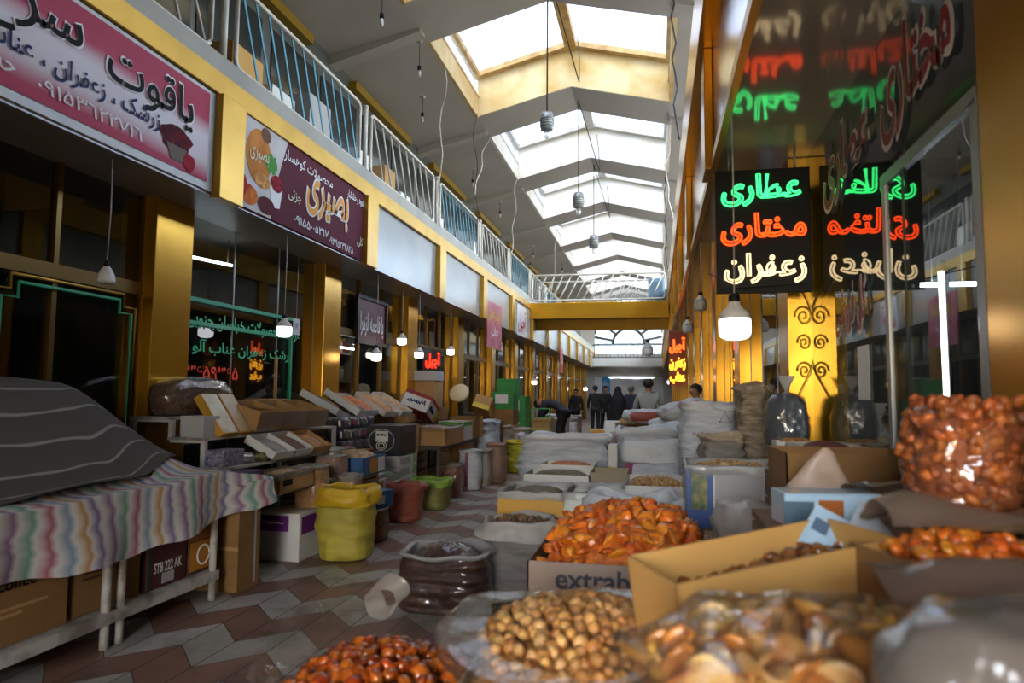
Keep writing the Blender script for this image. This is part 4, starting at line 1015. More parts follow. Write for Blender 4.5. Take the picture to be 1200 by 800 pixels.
MB().box(*[v for p in zip(Q(-3.95, 4.70, 1.14), Q(-3.93, 4.76, 1.75)) for v in p]).build('dark_post', mat('brown_post', '3a2a1e', .6), t)
tied_bag('nut_bag', 'big clear bag of brown seeds lying atop the stepped rack', (-3.74, 4.98, 1.163), .38, .84, .31, g_bigbag, film, tail=0)
for i, (y, lb) in enumerate(((4.80, 'cream lidded sweet box leaning on the stepped rack, nearer one of the pair'), (5.02, 'brown lidded sweet box leaning on the stepped rack, farther one of the pair'))):
    closed_box('sweet_box', lb, (-3.27, y, 1.012), .07, .20, .38, mat('yellow_print_card', 'b98a2c', .5), rot=(0, R(-36), 0), prints=[('r', .04, .96, .03, .97, mat('cream_lid', 'd6cbb0', .3, noise_s=6, hex2='b9a27c') if i == 0 else mat('tan_lid', 'a98c66', .3, noise_s=6, hex2='c8b48c'))])
closed_box('print_pack', 'blue speckled packet under the leaning sweet boxes', (-3.20, 4.66, .80), .16, .26, .12, gran('blue_speckle', '32466e', '9a8a92', 60, rough=.35))
closed_box('print_pack', 'grey plastic tub at the near end of the stepped rack', (-3.42, 4.66, 1.01), .2, .2, .16, grey_card)
closed_box('candy_box', 'purple and green candy box at the near end of the rack', (-3.0, 4.61, .582), .18, .24, .19, mat('purple_card', '3f2450', .4), prints=[('r', .05, .95, .1, .75, gran('candy_print', 'a8a03c', '8f2f26', 45, rough=.3)), ('f', .05, .95, .1, .75, gran('candy_print', 'a8a03c', '8f2f26', 45))])
for i, (x, y, lb) in enumerate(((-3.18, 4.86, 'silver foil snack bag on the rack, beside the gold one'), (-3.12, 5.06, 'gold patterned snack bag on the rack below the sweet boxes'))):
    tied_bag('snack_bag', lb, (x, y, .80), .16, .24, .08, mat('foil_silver', 'b9b6b2', .25, .6, noise_s=20, hex2='7d7b80') if i == 0 else mat('foil_gold', 'b3a668', .25, .6, noise_s=24, hex2='4e5638'), None, tail=0)
tr_m = white_card
for i, (y, gm, lb) in enumerate(((5.14, mat('dusty_cover', '8f8579', .5), 'wide white tray with a dull cover tilted on the rack'), (5.46, g_brown, 'tilted white tray of brown fruit on the rack, right of the covered tray'), (5.80, g_peanut, 'tilted tray of toasted nuts on the rack, below the film wrapped cartons'))):
    o = open_box('display_tray', lb, (-3.13, y, .88), .30, .30, .07, tr_m if i < 2 else cardboard, rot=(0, R(28), 0), liner=None)
    h_ = heap('tray_goods', 'contents of the '+lb.split(' on the')[0], 'goods', (0, 0, 0), .28, .28, .055, gm, .03); h_.matrix_world = o.matrix_basis @ Matrix.Translation((0, 0, .008))
# three brown cartons wrapped in film
for i in range(3):
    lb = 'film wrapped brown carton of seeds on the rack, %s of three from the front' % ORD[i]
    y = 5.28+i*.40; o = open_box('carton', lb, (-3.385, y, 1.075), .35, .385, .17, cardboard, rot=(0, R(16), 0))
    MB().box(.182, .185, -.19, .19, .0, .17).build('film_wrap', film, o)
    heap('carton_goods', 'dull seeds inside the %s film wrapped carton' % ORD[i], 'goods', (0, 0, 0), .34, .365, .10, g_raisin, .03).matrix_world = o.matrix_basis @ Matrix.Translation((0, 0, .008))
closed_box('carton', 'small brown carton standing at the back of the rack before the glass', (-3.78, 6.15, 1.162), .26, .36, .13, cardboard, prints=[('r', .45, .95, .1, .9, mat('pinkish_card', 'a8897c', .6))], tape=cardboard_d)
closed_box('print_pack', 'pale green and white packet lying behind the seed bag', (-3.74, 5.66, 1.162), .3, .34, .05, white_card, rot=(0, R(12), 0), prints=[('t', .1, .6, .2, .8, mat('pale_green', 'a9ae5a', .5))])
tag(MB().box(-.012, .012, -.012, .012, 0, .42).build('wooden_stick', mat('stick_wood', 'a3794a', .7), loc=(-3.80, 6.33, 1.29)), 'wooden stick standing up behind the small carton on the rack', 'stick')
o = open_box('carton', 'wide brown carton of nuts at the rack front with black lettering', (-2.93, 5.04, .582), .26, .54, .15, cardboard, prints=[('r', .1, .35, .35, .65, ink_black)], liner=film_milky)
heap('carton_goods', 'broken nuts filling the wide brown carton at the rack front', 'goods', (-2.93, 5.04, .64), .25, .52, .10, g_cream, .025)
# front row on the floor
pb = closed_box('purple_label_box', 'white box with a purple label on the floor below the grain bag', (-3.0, 5.32, 0), .38, .42, .38, white_card, prints=[('r', .08, .8, .55, .92, mat('purple_label', '6d2a7d', .5)), ('f', .08, .75, .62, .95, mat('purple_label', '6d2a7d', .5))], ); scribble(pb, (-.04, -.212, .30), (1, 0, 0), UZ, .18, .03, ink_white)
sack('grain_bag', 'clear bag of beige grain standing on the purple labelled box', (-2.90, 5.46, .382), .25, .24, .35, g_grain, film_milky, cat='bag', wr=.006)
sack('grain_bag', 'taller clear bag of pink grain behind the beige grain bag', (-2.98, 5.98, .44), .26, .26, .34, gran('rose_grain', 'a98472', '8a6455', 110, coat=.5), film_milky, cat='bag', wr=.006)
closed_box('carton', 'plain carton under the pink grain bag', (-2.98, 5.98, 0), .28, .4, .44, cardboard_d, tape=cardboard)
y_body = mat('yellow_weave', 'b9a738', .5, noise_s=3, hex2='a3953a', bump=.3, bump_s=60, stretch=(1, 1, 5)); y_rim = mat('yellow_rim', 'd3ab1e', .45, noise_s=4, hex2='c29a1c')
sack('yellow_sack', 'large yellow woven sack with a folded golden rim on the left aisle edge', (-2.53, 5.38, 0), .42, .40, .57, y_body, y_rim, wr=.016, fold=True, rim_wob=.08)
heap('sack_goods', 'dark goods inside the large yellow sack', 'goods', (-2.53, 5.38, .46), .34, .32, .05, g_raisin, .03, True)
blue_c = mat('blue_card', '3a6a9a', .45, noise_s=5, hex2='2f5a8a')
support('crate', 'slatted crate carrying the blue nut box', -3.2, -2.75, 6.19, 6.56, 0, .55)
o = open_box('blue_nut_box', 'blue printed box heaped with pale nuts behind the grain bags', (-2.98, 6.45, .552), .46, .56, .18, blue_c, prints=[('r', .3, .62, .1, .9, mat('ochre_label', 'b07a34', .5)), ('r', .66, .95, .1, .9, white_card)])
heap('box_goods', 'pale mixed nuts heaped in the blue printed box', 'goods', (-2.98, 6.45, .64), .45, .54, .15, g_cream, .025)
closed_box('print_box', 'white and purple box with gold label right of the yellow sack, upper one', (-2.985, 6.80, .25), .28, .42, .20, white_card, prints=[('r', .06, .4, .1, .9, mat('purple_label', '6d2a7d')), ('r', .45, .75, .1, .9, mat('gold_label', 'b98a3c', .5)), ('f', .1, .5, .1, .9, mat('purple_label', '6d2a7d'))])
closed_box('print_box', 'white box lying under the white and purple box', (-2.985, 6.80, 0), .28, .42, .249, white_card)
closed_box('print_box', 'pale lid stack lying atop the white and purple box', (-2.985, 6.80, .452), .26, .40, .05, grey_card)
closed_box('blue_box', 'blue box propped on a grain bag behind the yellow sack', (-2.58, 6.05, .30), .20, .34, .15, blue_c, prints=[('r', .3, .6, .25, .75, white_card)], rz=R(-15))
sack('grain_bag', 'short clear bag of brown seeds under the blue propped box', (-2.58, 6.05, 0), .24, .3, .295, g_brown, film_milky, cat='bag', wr=.006)
sack('small_bag', 'small clear bag squeezed behind the yellow sack', (-2.69, 5.78, 0), .18, .2, .62, g_grain, film_milky, cat='bag', wr=.006)
# ------------------------------------------------------------------ left: third stall, trays and stacked boxes
support('crate', 'long slatted stand below the tilted white nut trays', -3.95, -3.36, 6.75, 8.9, 0, .72)
for r_ in range(3):
    for q in range(4):
        c1 = ('8f8d90', '6a6a72', '9a9590', '7d7a86')[(r_+q) % 4]
        closed_box('foil_pack', 'silver foil pack in the wall of packs below the tilted trays', (-3.36-.02*r_, 6.92+q*.23, .722+r_*.125), .2, .215, .12, mat('foil_'+c1, c1, .25, .4, noise_s=9, hex2='4a4650'), group='foil packs', bev=.03, prints=[('r', .3, .7, .3, .7, mat(('pack_red', 'pack_green', 'pack_violet')[(q+r_) % 3], ('8f2a2a', '3f6a4a', '3f2a5a')[(q+r_) % 3], .4))])
closed_box('snack_box', 'red and green printed snack box before the foil packs', (-3.20, 7.1, .53), .14, .48, .20, mat('lime_print', '8f9a3a', .4, noise_s=14, hex2='b0552a'), prints=[('r', 0, 1, .68, 1.0, mat('red_band', 'a02a1e', .4)), ('f', 0, 1, .68, 1.0, mat('red_band', 'a02a1e'))])
closed_box('carton', 'brown carton under the red and green snack box', (-3.20, 7.1, 0), .14, .5, .528, cardboard_d)
TR = [(-3.66, 7.1, g_brown, 'first', 26), (-3.60, 7.52, g_peanut, 'second', 30), (-3.68, 7.95, g_orange, 'third', 24), (-3.56, 8.3, g_peanut, 'fourth', 30), (-3.50, 8.68, g_cream, 'fifth', 30)]
for i, (x, y, gm, o_, tl) in enumerate(TR):
    o = open_box('nut_tray', 'white tray tilted over the foil packs, %s from the front' % o_, (x, y, 1.18), .50, .38, .08, white_card, rot=(R(-14 if i < 2 else 0), R(tl), 0))
    h_ = heap('tray_goods', 'nuts in the %s tilted white tray over the foil packs' % o_, 'goods', (0, 0, 0), .48, .36, .095, gm, .03); h_.matrix_world = o.matrix_basis @ Matrix.Translation((0, 0, .008))
support('crate', 'upper slatted crate under the tilted trays', -3.95, -3.5, 6.95, 8.85, .722, 1.10)
for i, (h_, lb) in enumerate(((.13, 'lowest'), (.13, 'second lowest'), (.13, 'middle'), (.12, 'second highest'), (.13, 'highest'))):
    closed_box('white_green_box', 'white box with green end, %s in the stack under the black box' % lb, (-3.10, 7.78, sum((.13, .13, .13, .12, .13)[:i])), .42, .60, h_-.004, white_card, prints=[('r', .75, .97, .1, .9, mat('pale_green_label', '8fae7a', .5)), ('r', .05, .6, .2, .8, grey_card)] )
bb = closed_box('black_logo_box', 'black box with a round white emblem on the stacked white boxes', (-3.10, 7.78, .643), .44, .66, .34, mat('black_card', '23262b', .4), prints=[('r', .8, 1.0, 0, 1, cardboard), ('f', .34, .68, .46, .82, white_card)])
scribble(bb, (.0, -.334, .235), (1, 0, 0), UZ, .11, .05, ink_black)
for rr, zz in ((.13, .17), (.05, .11), (.03, .11)):
    MB().tube([(-.0+rr*1.2*math.cos(a*.25), -.334, zz+rr*math.sin(a*.25)) for a in range(26)], .006, 5, closed=True).build('emblem_ring', grey_card if rr > .1 else ink_white, bb)
o = open_box('herb_tub', 'clear tub of green herbs before the stacked white boxes', (-2.97, 7.24, .38), .2, .42, .08, film_white, cat='tub'); heap('tub_goods', 'green herbs in the clear tub', 'goods', (-2.97, 7.24, .39), .18, .40, .10, g_green, .03)
closed_box('print_box', 'pale box under the herb tub', (-2.97, 7.24, 0), .21, .42, .378, white_card, prints=[('r', .2, .7, .5, .9, mat('pale_green_label', '8fae7a'))])
# floor sacks along the left edge
red_w = mat('salmon_weave', 'a3553f', .5, noise_s=3, hex2='8f4635', bump=.3, bump_s=60, stretch=(1, 1, 5)); grn_w = mat('green_weave', '7f9a34', .5, noise_s=3, hex2='8fae48', bump=.3, bump_s=60)
sack('salmon_sack', 'salmon red woven sack on the floor left of the aisle', (-2.66, 7.06, 0), .36, .36, .40, red_w, red_w, wr=.02, fold=True, rim_wob=.10)
heap('sack_goods', 'brown goods inside the salmon red sack', 'goods', (-2.66, 7.06, .33), .29, .29, .06, g_brown, .03, True)
sack('green_sack', 'squat open sack with a lime green rim on the floor', (-2.64, 7.90, 0), .40, .42, .34, mat('brown_green_weave', '6d6238', .6, noise_s=3, hex2='7d7a3c', bump=.3, bump_s=60), grn_w, wr=.02, fold=True, rim_wob=.10)
heap('sack_goods', 'olive raisins inside the lime rimmed sack', 'goods', (-2.64, 7.90, .27), .34, .34, .06, g_olive, .03, True)
sack('almond_bag', 'clear bag of pink almonds standing beside the lime rimmed sack', (-2.70, 8.90, 0), .30, .30, .42, g_pink, film_milky, cat='bag', wr=.006)
# fourth stall: dark table with covered carton
t = thing('market_table', 'dark legged table holding a film covered carton of nuts', 'table', (-3.02, 9.0, 0)); MB().box(-.33, .40, -.85, .85, .66, .70).build('tabletop', mat('dark_board', '3a332c', .6), t)
for x, y in ((-.30, -.8), (.37, -.8), (-.30, .8), (.37, .8)): MB().box(x-.02, x+.02, y-.02, y+.02, 0, .66).build('leg', mat('dark_iron', '3d3a36'), t)
for i, (y, x) in enumerate(((8.5, -3.15), (8.95, -3.2), (9.45, -3.15))): closed_box('carton', 'shadowed carton below the dark legged table, %s from the front' % ORD[i], (x, y, 0), .4, .4, .36-.05*i, cardboard_d, tape=cardboard)
o = open_box('carton', 'film covered brown carton of nuts on the dark legged table', (-2.85, 8.7, .702), .52, .8, .22, cardboard, liner=film, prints=[]); heap('carton_goods', 'red nuts in the film covered carton', 'goods', (-2.85, 8.7, .80), .5, .78, .14, g_pink, .03)
o = open_box('fruit_box', 'white and green fruit box tray beside the film covered carton', (-2.82, 9.5, .702), .36, .5, .27, white_card, prints=[('r', .05, .95, .75, .95, mat('bright_green', '4f9a3c', .5)), ('f', .05, .95, .8, .97, mat('bright_green', '4f9a3c'))]); heap('box_goods', 'pink fruit in the white and green fruit box', 'goods', (-2.82, 9.5, .85), .34, .48, .12, g_pink, .03)
support('crate', 'crate stack behind the dark legged table, against the glass', -3.95, -3.45, 9.1, 11.2, 0, .95)
be = closed_box('bean_box', 'tilted white, red and yellow printed box atop the crates', (-3.45, 9.6, 1.05), .42, .56, .26, mat('red_card', '8f2a2a', .5), rot=(R(-20), R(18), 0), prints=[('r', .02, .98, .04, .78, white_card), ('r', .68, .98, .04, .78, mat('yellow_card', 'cdb22c', .5)), ('f', .02, .98, .04, .78, white_card)])
scribble(be, (0, -.285, .11), (1, 0, 0), UZ, .28, .10, ink_blue, r=.008); scribble(be, (.214, -.1, .11), (0, 1, 0), UZ, .26, .10, ink_blue, r=.008)
for i, (x, y, z, w, d, h, m_, rt, lb) in enumerate(((-3.6, 9.3, .952, .4, .35, .12, cardboard, 0, 'flat brown carton left of the tilted printed box'), (-3.80, 10.3, .952, .28, .5, .40, cardboard, 12, 'brown carton leaning beside the tilted printed box'), (-3.45, 10.3, .952, .35, .4, .2, cardboard_d, -8, 'small brown carton on the crates right of the printed box'), (-3.75, 11.0, .952, .36, .45, .62, cardboard, 0, 'tall carton on the crates by the fourth gold column'), (-3.75, 11.0, 1.575, .4, .5, .16, grey_card, 6, 'grey flat carton topping the pile by the fourth column'))):
    closed_box('carton', lb, (x, y, z), w, d, h, m_, rz=R(rt), tape=cardboard_d)
t = thing('weighing_scale', 'black upright weighing scale with a pale round dial among the cartons', 'scale', (-3.15, 10.95, .72)); MB().box(-.15, .15, -.15, .15, 0, .08).build('base', black, t); MB().bar((0, 0, .08), (-.04, 0, .62), .07).build('column', black, t)
MB().lathe([(.02, 0), (.16, .0), (.17, .03), (.15, .05)], n=20).build('dial', mat('dial_cream', 'c9b48a', .4), t).matrix_local = Matrix.Translation((-.04, -.02, .64)) @ Matrix.Rotation(R(60), 4, 'X')
support('crate', 'crate carrying the weighing scale', -3.4, -2.92, 10.4, 11.4, 0, .72)
closed_box('yellow_box', 'yellow and brown carton tipped up beside the weighing scale', (-2.98, 11.60, 1.02), .30, .5, .24, cardboard, rot=(R(-25), R(15), 0), prints=[('r', 0, 1, .0, .35, mat('yellow_card', 'cdb22c')), ('f', 0, 1, 0, .35, mat('yellow_card', 'cdb22c'))])
support('crate', 'crate stack below the tipped yellow carton', -3.3, -2.72, 11.45, 12.2, 0, .90)
o = open_box('brown_fruit_box', 'brown and yellow open box on the dark table end', (-2.82, 10.05, .702), .4, .45, .32, cardboard_d, prints=[('r', .55, 1, 0, 1, mat('yellow_ochre', 'b8862c', .5))]); heap('box_goods', 'goods in the brown and yellow open box', 'goods', (-2.82, 10.05, .9), .38, .43, .12, g_brown, .03)
closed_box('carton', 'carton under the brown and yellow open box', (-2.87, 10.08, .0), .34, .4, .70, cardboard_d)
white_w = mat('white_weave', 'd2d3d5', .55, noise_s=4, hex2='bcc0c6', bump=1.0, bump_s=13, stretch=(1, 1, 4.5)); pinkst = mat('pink_stripe', '9c5a6c', .55); beige_w = mat('beige_weave', 'a79c8f', .6, noise_s=4, hex2='93887c', bump=.4, bump_s=40); brown_w = mat('brown_weave', '9a7a66', .6, noise_s=4, hex2='846553', bump=.4, bump_s=40)
sack('striped_sack', 'white sack with a pink stripe beside the dark table leg', (-2.62, 9.58, 0), .30, .32, .56, white_w, white_w, stripe=(((.70, .76),), pinkst), wr=.012)
heap('sack_goods', 'nuts inside the pink striped white sack', 'goods', (-2.62, 9.58, .47), .25, .26, .06, g_cream, .03, True)
sack('beige_sack', 'narrow beige sack behind the pink striped one', (-2.56, 10.02, 0), .26, .3, .53, beige_w, beige_w, wr=.012); heap('sack_goods', 'goods inside the narrow beige sack', 'goods', (-2.56, 10.02, .45), .2, .24, .06, g_cream, .03, True)
sack('brown_sack', 'brown woven sack of red beans before the big white bag', (-2.44, 10.45, 0), .30, .34, .60, brown_w, brown_w, wr=.012); heap('sack_goods', 'red beans inside the brown woven sack', 'goods', (-2.44, 10.45, .52), .25, .27, .07, g_pink, .03, True)
sack('white_bag', 'tall crumpled white and blue plastic bag behind the brown sack', (-2.70, 10.9, 0), .38, .40, .93, mat('pale_blue_plastic', 'b9c2cc', .35, noise_s=4, hex2='9aa6b5'), mat('pale_blue_plastic', 'b9c2cc'), wr=.04, wfreq=12, cat='bag')
sack('yellow_green_sack', 'bright yellow green knobbly sack at the left aisle edge', (-2.38, 11.9, 0), .40, .42, .55, mat('lime_weave', 'b3ac1e', .5, noise_s=12, hex2='8f9018', bump=.6, bump_s=26), mat('lime_rim', 'c2b52a', .5), wr=.02, wfreq=22)
sack('red_net_sack', 'orange red net sack behind the yellow green one', (-2.20, 12.45, 0), .28, .34, .44, mat('red_net', 'a3523a', .5, noise_s=14, hex2='7d3a2a', bump=.5, bump_s=40), mat('red_net_rim', 'a85a44', .5), wr=.02)
for i, (x, y, h) in enumerate(((-3.25, 12.5, .62), (-2.80, 12.42, .78), (-2.55, 12.87, .72))): sack('pale_sack', 'pale sack in the group behind the yellow green one, %s' % ('nearest', 'middle', 'farthest')[i], (x, y, 0 if i else 0), .4, .4, h, beige_w, beige_w, wr=.02)
# green cartons, trolley
gc = mat('green_carton', '2f8a3c', .5, noise_s=3, hex2='27773a')
for i, (x, y, z, w, d, h, m_, lb) in enumerate(((-2.95, 13.3, 0, .5, .5, .40, cardboard, 'brown carton at the foot of the nearer green stack'), (-2.95, 13.3, .402, .5, .5, .36, cardboard, 'brown carton in the middle of the nearer green stack'), (-2.97, 13.3, .764, .5, .5, .30, cardboard_d, 'wrapped carton under the nearer green box'), (-2.95, 13.3, 1.066, .46, .46, .34, gc, 'green box with white label topping the nearer stack'), (-2.90, 14.2, 0, .5, .55, .42, cardboard, 'brown carton at the foot of the farther green stack'), (-2.90, 14.2, .422, .5, .55, .44, gc, 'green box low in the farther green stack'), (-2.90, 14.2, .864, .5, .55, .46, gc, 'large green box with white label in the farther stack'), (-3.05, 14.1, 1.326, .42, .42, .36, gc, 'topmost plain green box of the farther stack'))):
    closed_box('green_box' if m_ is gc else 'carton', lb, (x, y, z), w, d, h, m_, prints=[('f', .2, .75, .35, .85, white_card)] if m_ is gc and i < 7 else [], tape=cardboard_d if m_ is not gc else None)
t = thing('hand_trolley', 'green hand trolley standing by the cartons before the bending man', 'trolley', (-2.52, 15.1, 0)); b = MB()
for s_ in (-1, 1): b.tube([(s_*.2, 0, .08), (s_*.2, 0, 1.05)], .018, 6)
for z in (.25, .55, .85, 1.05): b.bar((-.2, 0, z), (.2, 0, z), .025)
b.build('upright_frame', mat('trolley_green', '2c8a4a', .4), t); MB().box(-.24, .24, -.02, .30, .07, .09).build('toe_plate', steel, t)
for s_ in (-1, 1): MB().tube([(s_*.22, -.05, .08), (s_*.27, -.05, .08)], .078, 14).build('wheel', black, t)
for i, (z, h, m_) in enumerate(((.092, .3, cardboard), (.394, .22, cardboard_l), (.616, .18, cardboard))): closed_box('carton', 'brown carton on the green trolley, %s' % ('lowest', 'middle', 'topmost')[i], (-2.52, 15.3, z), .4, .3, h, m_, tape=cardboard_d)
o = open_box('carton', 'open carton the bending man reaches into', (-2.72, 16.6, .55), .5, .4, .25, cardboard); closed_box('carton', 'closed carton under the one the bending man reaches into', (-2.72, 16.6, 0), .5, .42, .548, cardboard, tape=cardboard_d)
for i, (x, y, h) in enumerate(((-2.5, 18.3, .75), (-2.35, 18.9, .6), (-2.9, 19.5, .8), (-2.5, 20.3, .7), (-2.8, 21.2, .8), (-2.6, 22.4, .7))): sack('pale_sack', 'pale sack far down the left side past the bending man, %s' % ORD[i], (x, y, 0), .4, .4, h, (beige_w, white_w, brown_w)[i % 3], white_w, wr=.02)

# ------------------------------------------------------------------ right side: goods on the aisle and the stall
def place_box(px0, px1, pyt, pyb, Y):
    cx_, w, zb, h = span(px0, px1, pyt, pyb, Y); return cx_, w, zb, h
def pillow(name, label, loc, w, d, h, m, rz=0, rot=None, cat='sack', wr=.015, patch=None):
    r = thing(name, label, cat, loc, rz); sd = random.uniform(0, 90)
    if rot: r.rotation_euler = rot
    def fn(u, v):
        a = 2*math.pi*u; b_ = math.pi*(v-.5); k = lambda t, e: math.copysign(abs(t)**e, t)
        x = k(math.cos(a), .55)*k(math.cos(b_), .45); y = k(math.sin(a), .55)*k(math.cos(b_), .45); z = k(math.sin(b_), .8)
        nz = noise.noise(Vector((x*3+sd, y*3, z*2)))*wr*2+noise.noise(Vector((x*9+sd, y*9, z*5)))*wr
        return (x*w/2+nz*x, y*d/2+nz*y, (z+1)*h/2+nz)
    MB().grid(fn, 40, 18, wrap=True, pick=(lambda u, v: 1 if patch and patch[0] < u < patch[1] and patch[2] < v < patch[3] else 0)).build('cloth', [m]+([patch[4]] if patch else []), r)
    return r
# low boarded platform and crates that carry the right hand goods
support('low_platform', 'low slatted platform under the white boxes on the right', -1.20, .22, 4.98, 6.90, 0, .42, cat='platform')
support('crate', 'crate under the pistachio box on the right', .20, .95, 4.08, 4.63, 0, .60)
support('crate', 'crate under the tall woven bag and rolled sack beside the gold scroll panel', .22, .84, 4.97, 5.62, 0, .60)
support('crate', 'crate under the tall white sack', .23, .84, 5.68, 6.35, 0, .45)
support('stall_bench', 'low slatted bench carrying the apricot box and the fig bag', -.52, .055, 1.05, 3.45, 0, .44, cat='bench')
support('stall_bench', 'slatted stand at the lower right carrying the tan carton and the fruit bags', .06, .95, .55, 2.38, 0, .74, cat='bench')
support('crate', 'crate under the tray of orange fruit at the lower left of the stall', -1.06, -.54, 1.45, 2.25, 0, .40)
support('crate', 'tall crate by the right glass below the brown carton', .49, .96, 2.45, 3.15, 0, .99)
support('crate', 'tall crate by the right glass below the red berry box', .58, .96, 3.25, 4.0, 0, .96)

# dates bag and walnut sack on the floor
sack('dates_bag', 'clear bag of dark dates standing on the tiles at the aisle edge', (-1.32, 4.30, 0), .56, .42, .36, g_dates, film_white, cat='bag', wr=.02, wfreq=14, sq=4, rim_wob=.12)
heap('bag_goods', 'dark dates filling the clear bag on the tiles', 'goods', (-1.32, 4.30, .31), .48, .36, .09, g_dates, .04, True)
sack('walnut_sack', 'grey sack of walnuts behind the dates bag, rim rolled down', (-.92, 4.72, 0), .47, .46, .50, mat('grey_weave', '8d857b', .6, noise_s=4, hex2='77706a', bump=.4, bump_s=40, stretch=(1, 1, 4)), mat('pale_rim', 'bdb6ac', .6, noise_s=4, hex2='a9a298'), wr=.02, wfreq=16, fold=True, rim_wob=.06)
nut_m = mat('walnut_shell', '8f6a48', .6, noise_s=30, hex2='5f4129', rand=.25)
def blob(name, label, cat, m, rx, ry, rz_, cre=.15, fr=2.2, n=12):
    sd = random.uniform(0, 90)
    def fn(u, v):
        a = 2*math.pi*u; b_ = math.pi*(v-.5); x, y, z = math.cos(a)*math.cos(b_), math.sin(a)*math.cos(b_), math.sin(b_)
        k = 1+cre*noise.noise(Vector((x*fr+sd, y*fr, z*fr)))+cre*.5*noise.noise(Vector((x*fr*2.6+sd, y*fr*2.6, z*fr*2.6)))
        return (x*rx*k, y*ry*k, z*rz_*k)
    return tag(MB().grid(fn, n, max(6, n//2+1), wrap=True).build(name, m, loc=(0, 0, -5)), label, cat)
def scatter(protos, pts, label, group, cat, smin=.8, smax=1.15, flat=.6):
    first = [True]*len(protos)
    for p in pts:
        i = random.randrange(len(protos))
        if first[i]: o = protos[i]; first[i] = False
        else: o = protos[i].copy(); COL.objects.link(o)
        o.location = p; s_ = random.uniform(smin, smax); o.scale = (s_, s_, s_)
        o.rotation_euler = (random.gauss(0, flat), random.gauss(0, flat), random.uniform(0, 6.3)); o['label'] = label; o['group'] = group; o['category'] = cat
    for i, f in enumerate(first):
        if f: bpy.data.objects.remove(protos[i])
def heap_pts(cx_, cy_, w, d, z0, h, step, round_=False, jit=.35, layers=1, fn=None):
    P = []; nx, ny = int(w/step), int(d/step)
    for i in range(nx+1):
        for j in range(ny+1):
            a, b_ = (i+(j % 2)*.5)/nx*2-1, j/ny*2-1
            a += random.uniform(-jit, jit)*2/nx; b_ += random.uniform(-jit, jit)*2/ny
            if abs(a) > 1 or abs(b_) > 1 or (round_ and a*a+b_*b_ > 1): continue
            z = z0+h*(1-.5*(a*a+b_*b_))*(1-max(abs(a), abs(b_))**6*.5) if not fn else z0+fn(a, b_)
            P.append((cx_+a*w/2, cy_+b_*d/2, z+random.uniform(-.15, .25)*step))
    return P
scatter([blob('walnut', 'x', 'walnut', nut_m, .024, .021, .021, .2, 3) for _ in range(3)], heap_pts(-.92, 4.72, .40, .36, .44, .06, .042, True), 'brown walnut in the grey sack behind the dates bag', 'walnuts in the grey sack', 'walnut')
heap('sack_goods', 'walnuts deeper in the grey sack', 'goods', (-.92, 4.72, .40), .42, .38, .06, g_brown, .04, True)

# white boxes on the platform
gold_p = mat('mustard_print', 'c8942a', .45); dkred = mat('dark_red_print', '5c1f2a', .5); green_p = mat('leaf_green_print', '8aa83a', .5); blue_p = mat('royal_blue_print', '3a5a96', .5)
c, w, zb, h = place_box(583, 660, 582, 612, 5.0)
open_box('raisin_box', 'white lined box with a mustard band nearest the walnut sack', (c, 5.31, .422), w, .60, .21, white_card, prints=[('f', 0, 1, .22, .80, gold_p), ('f', 0, 1, 0, .2, dkred)], liner=film_white)
heap('box_goods', 'olive raisins in the mustard banded box', 'goods', (c, 5.31, .55), w*.9, .56, .09, g_olive, .03); 
o = thing('x', 'x', 'x'); bpy.data.objects.remove(o)
c, w, zb, h = place_box(660, 733, 575, 615, 5.0)
open_box('lined_box', 'white box with a brown lined inside between two white boxes', (c, 5.31, .422), w, .60, .22, white_card, prints=[('f', .0, .12, .05, .35, green_p), ('f', .15, .9, .22, .28, mat('thin_red', 'a0604a', .5)), ('f', .15, .5, 0, .14, blue_p)], liner=film_white)
heap('box_goods', 'dull brown goods in the brown lined box', 'goods', (c, 5.31, .54), w*.9, .56, .07, mat('brown_dull', '8a7a62', .6, noise_s=40, hex2='6d5d46', vor=1), .03)
c, w, zb, h = place_box(732, 805, 555, 600, 5.0); wc = c
open_box('nut_box', 'tall white box of pale nuts on the platform, next to the blue picture box', (c, 5.38, .422), w, .74, .29, white_card, prints=[('f', .04, .96, .05, .35, mat('grey_print', 'a39a90', .5, noise_s=12, hex2='b8b2aa'))])
heap('box_goods', 'pale nuts deeper in the tall white box', 'goods', (c, 5.38, .60), w*.94, .70, .10, g_cream, .035)
pale_nut = mat('pale_nut_shell', 'c7a06a', .5, noise_s=30, hex2='a87c48', rand=.22)
scatter([blob('pale_nut', 'x', 'nut', pale_nut, .022, .016, .014, .1, 3, 10) for _ in range(3)], heap_pts(c, 5.38, w*.86, .64, .665, .05, .040), 'pale nut heaped in the tall white box on the platform', 'pale nuts in the tall white box', 'nut')
c, w, zb, h = place_box(612, 690, 557, 567, 5.8)
open_box('raisin_tray', 'white tray of brown raisins behind the mustard banded box', (c, 6.08, .422), w, .46, .25, white_card); heap('tray_goods', 'brown raisins in the white tray behind the mustard banded box', 'goods', (c, 6.08, .60), w*.95, .44, .09, g_olive, .03)
c, w, zb, h = place_box(690, 735, 552, 570, 5.8)
open_box('carton', 'plain brown open carton beside the raisin tray', (c, 6.08, .422), w, .44, .28, mat('dull_carton', 'a08f76', .7)); heap('carton_goods', 'dull goods low in the plain open carton', 'goods', (c, 6.08, .56), w*.9, .41, .10, mat('brown_dull', '8a7a62'), .03)
c, w, zb, h = place_box(635, 697, 543, 553, 6.5)
open_box('fruit_tray', 'white tray of orange fruit before the big open white sack', (c, 6.62, .422), w, .42, .28, white_card); heap('tray_goods', 'orange fruit in the tray before the big white sack', 'goods', (c, 6.62, .63), w*.95, .40, .09, g_orange, .03)
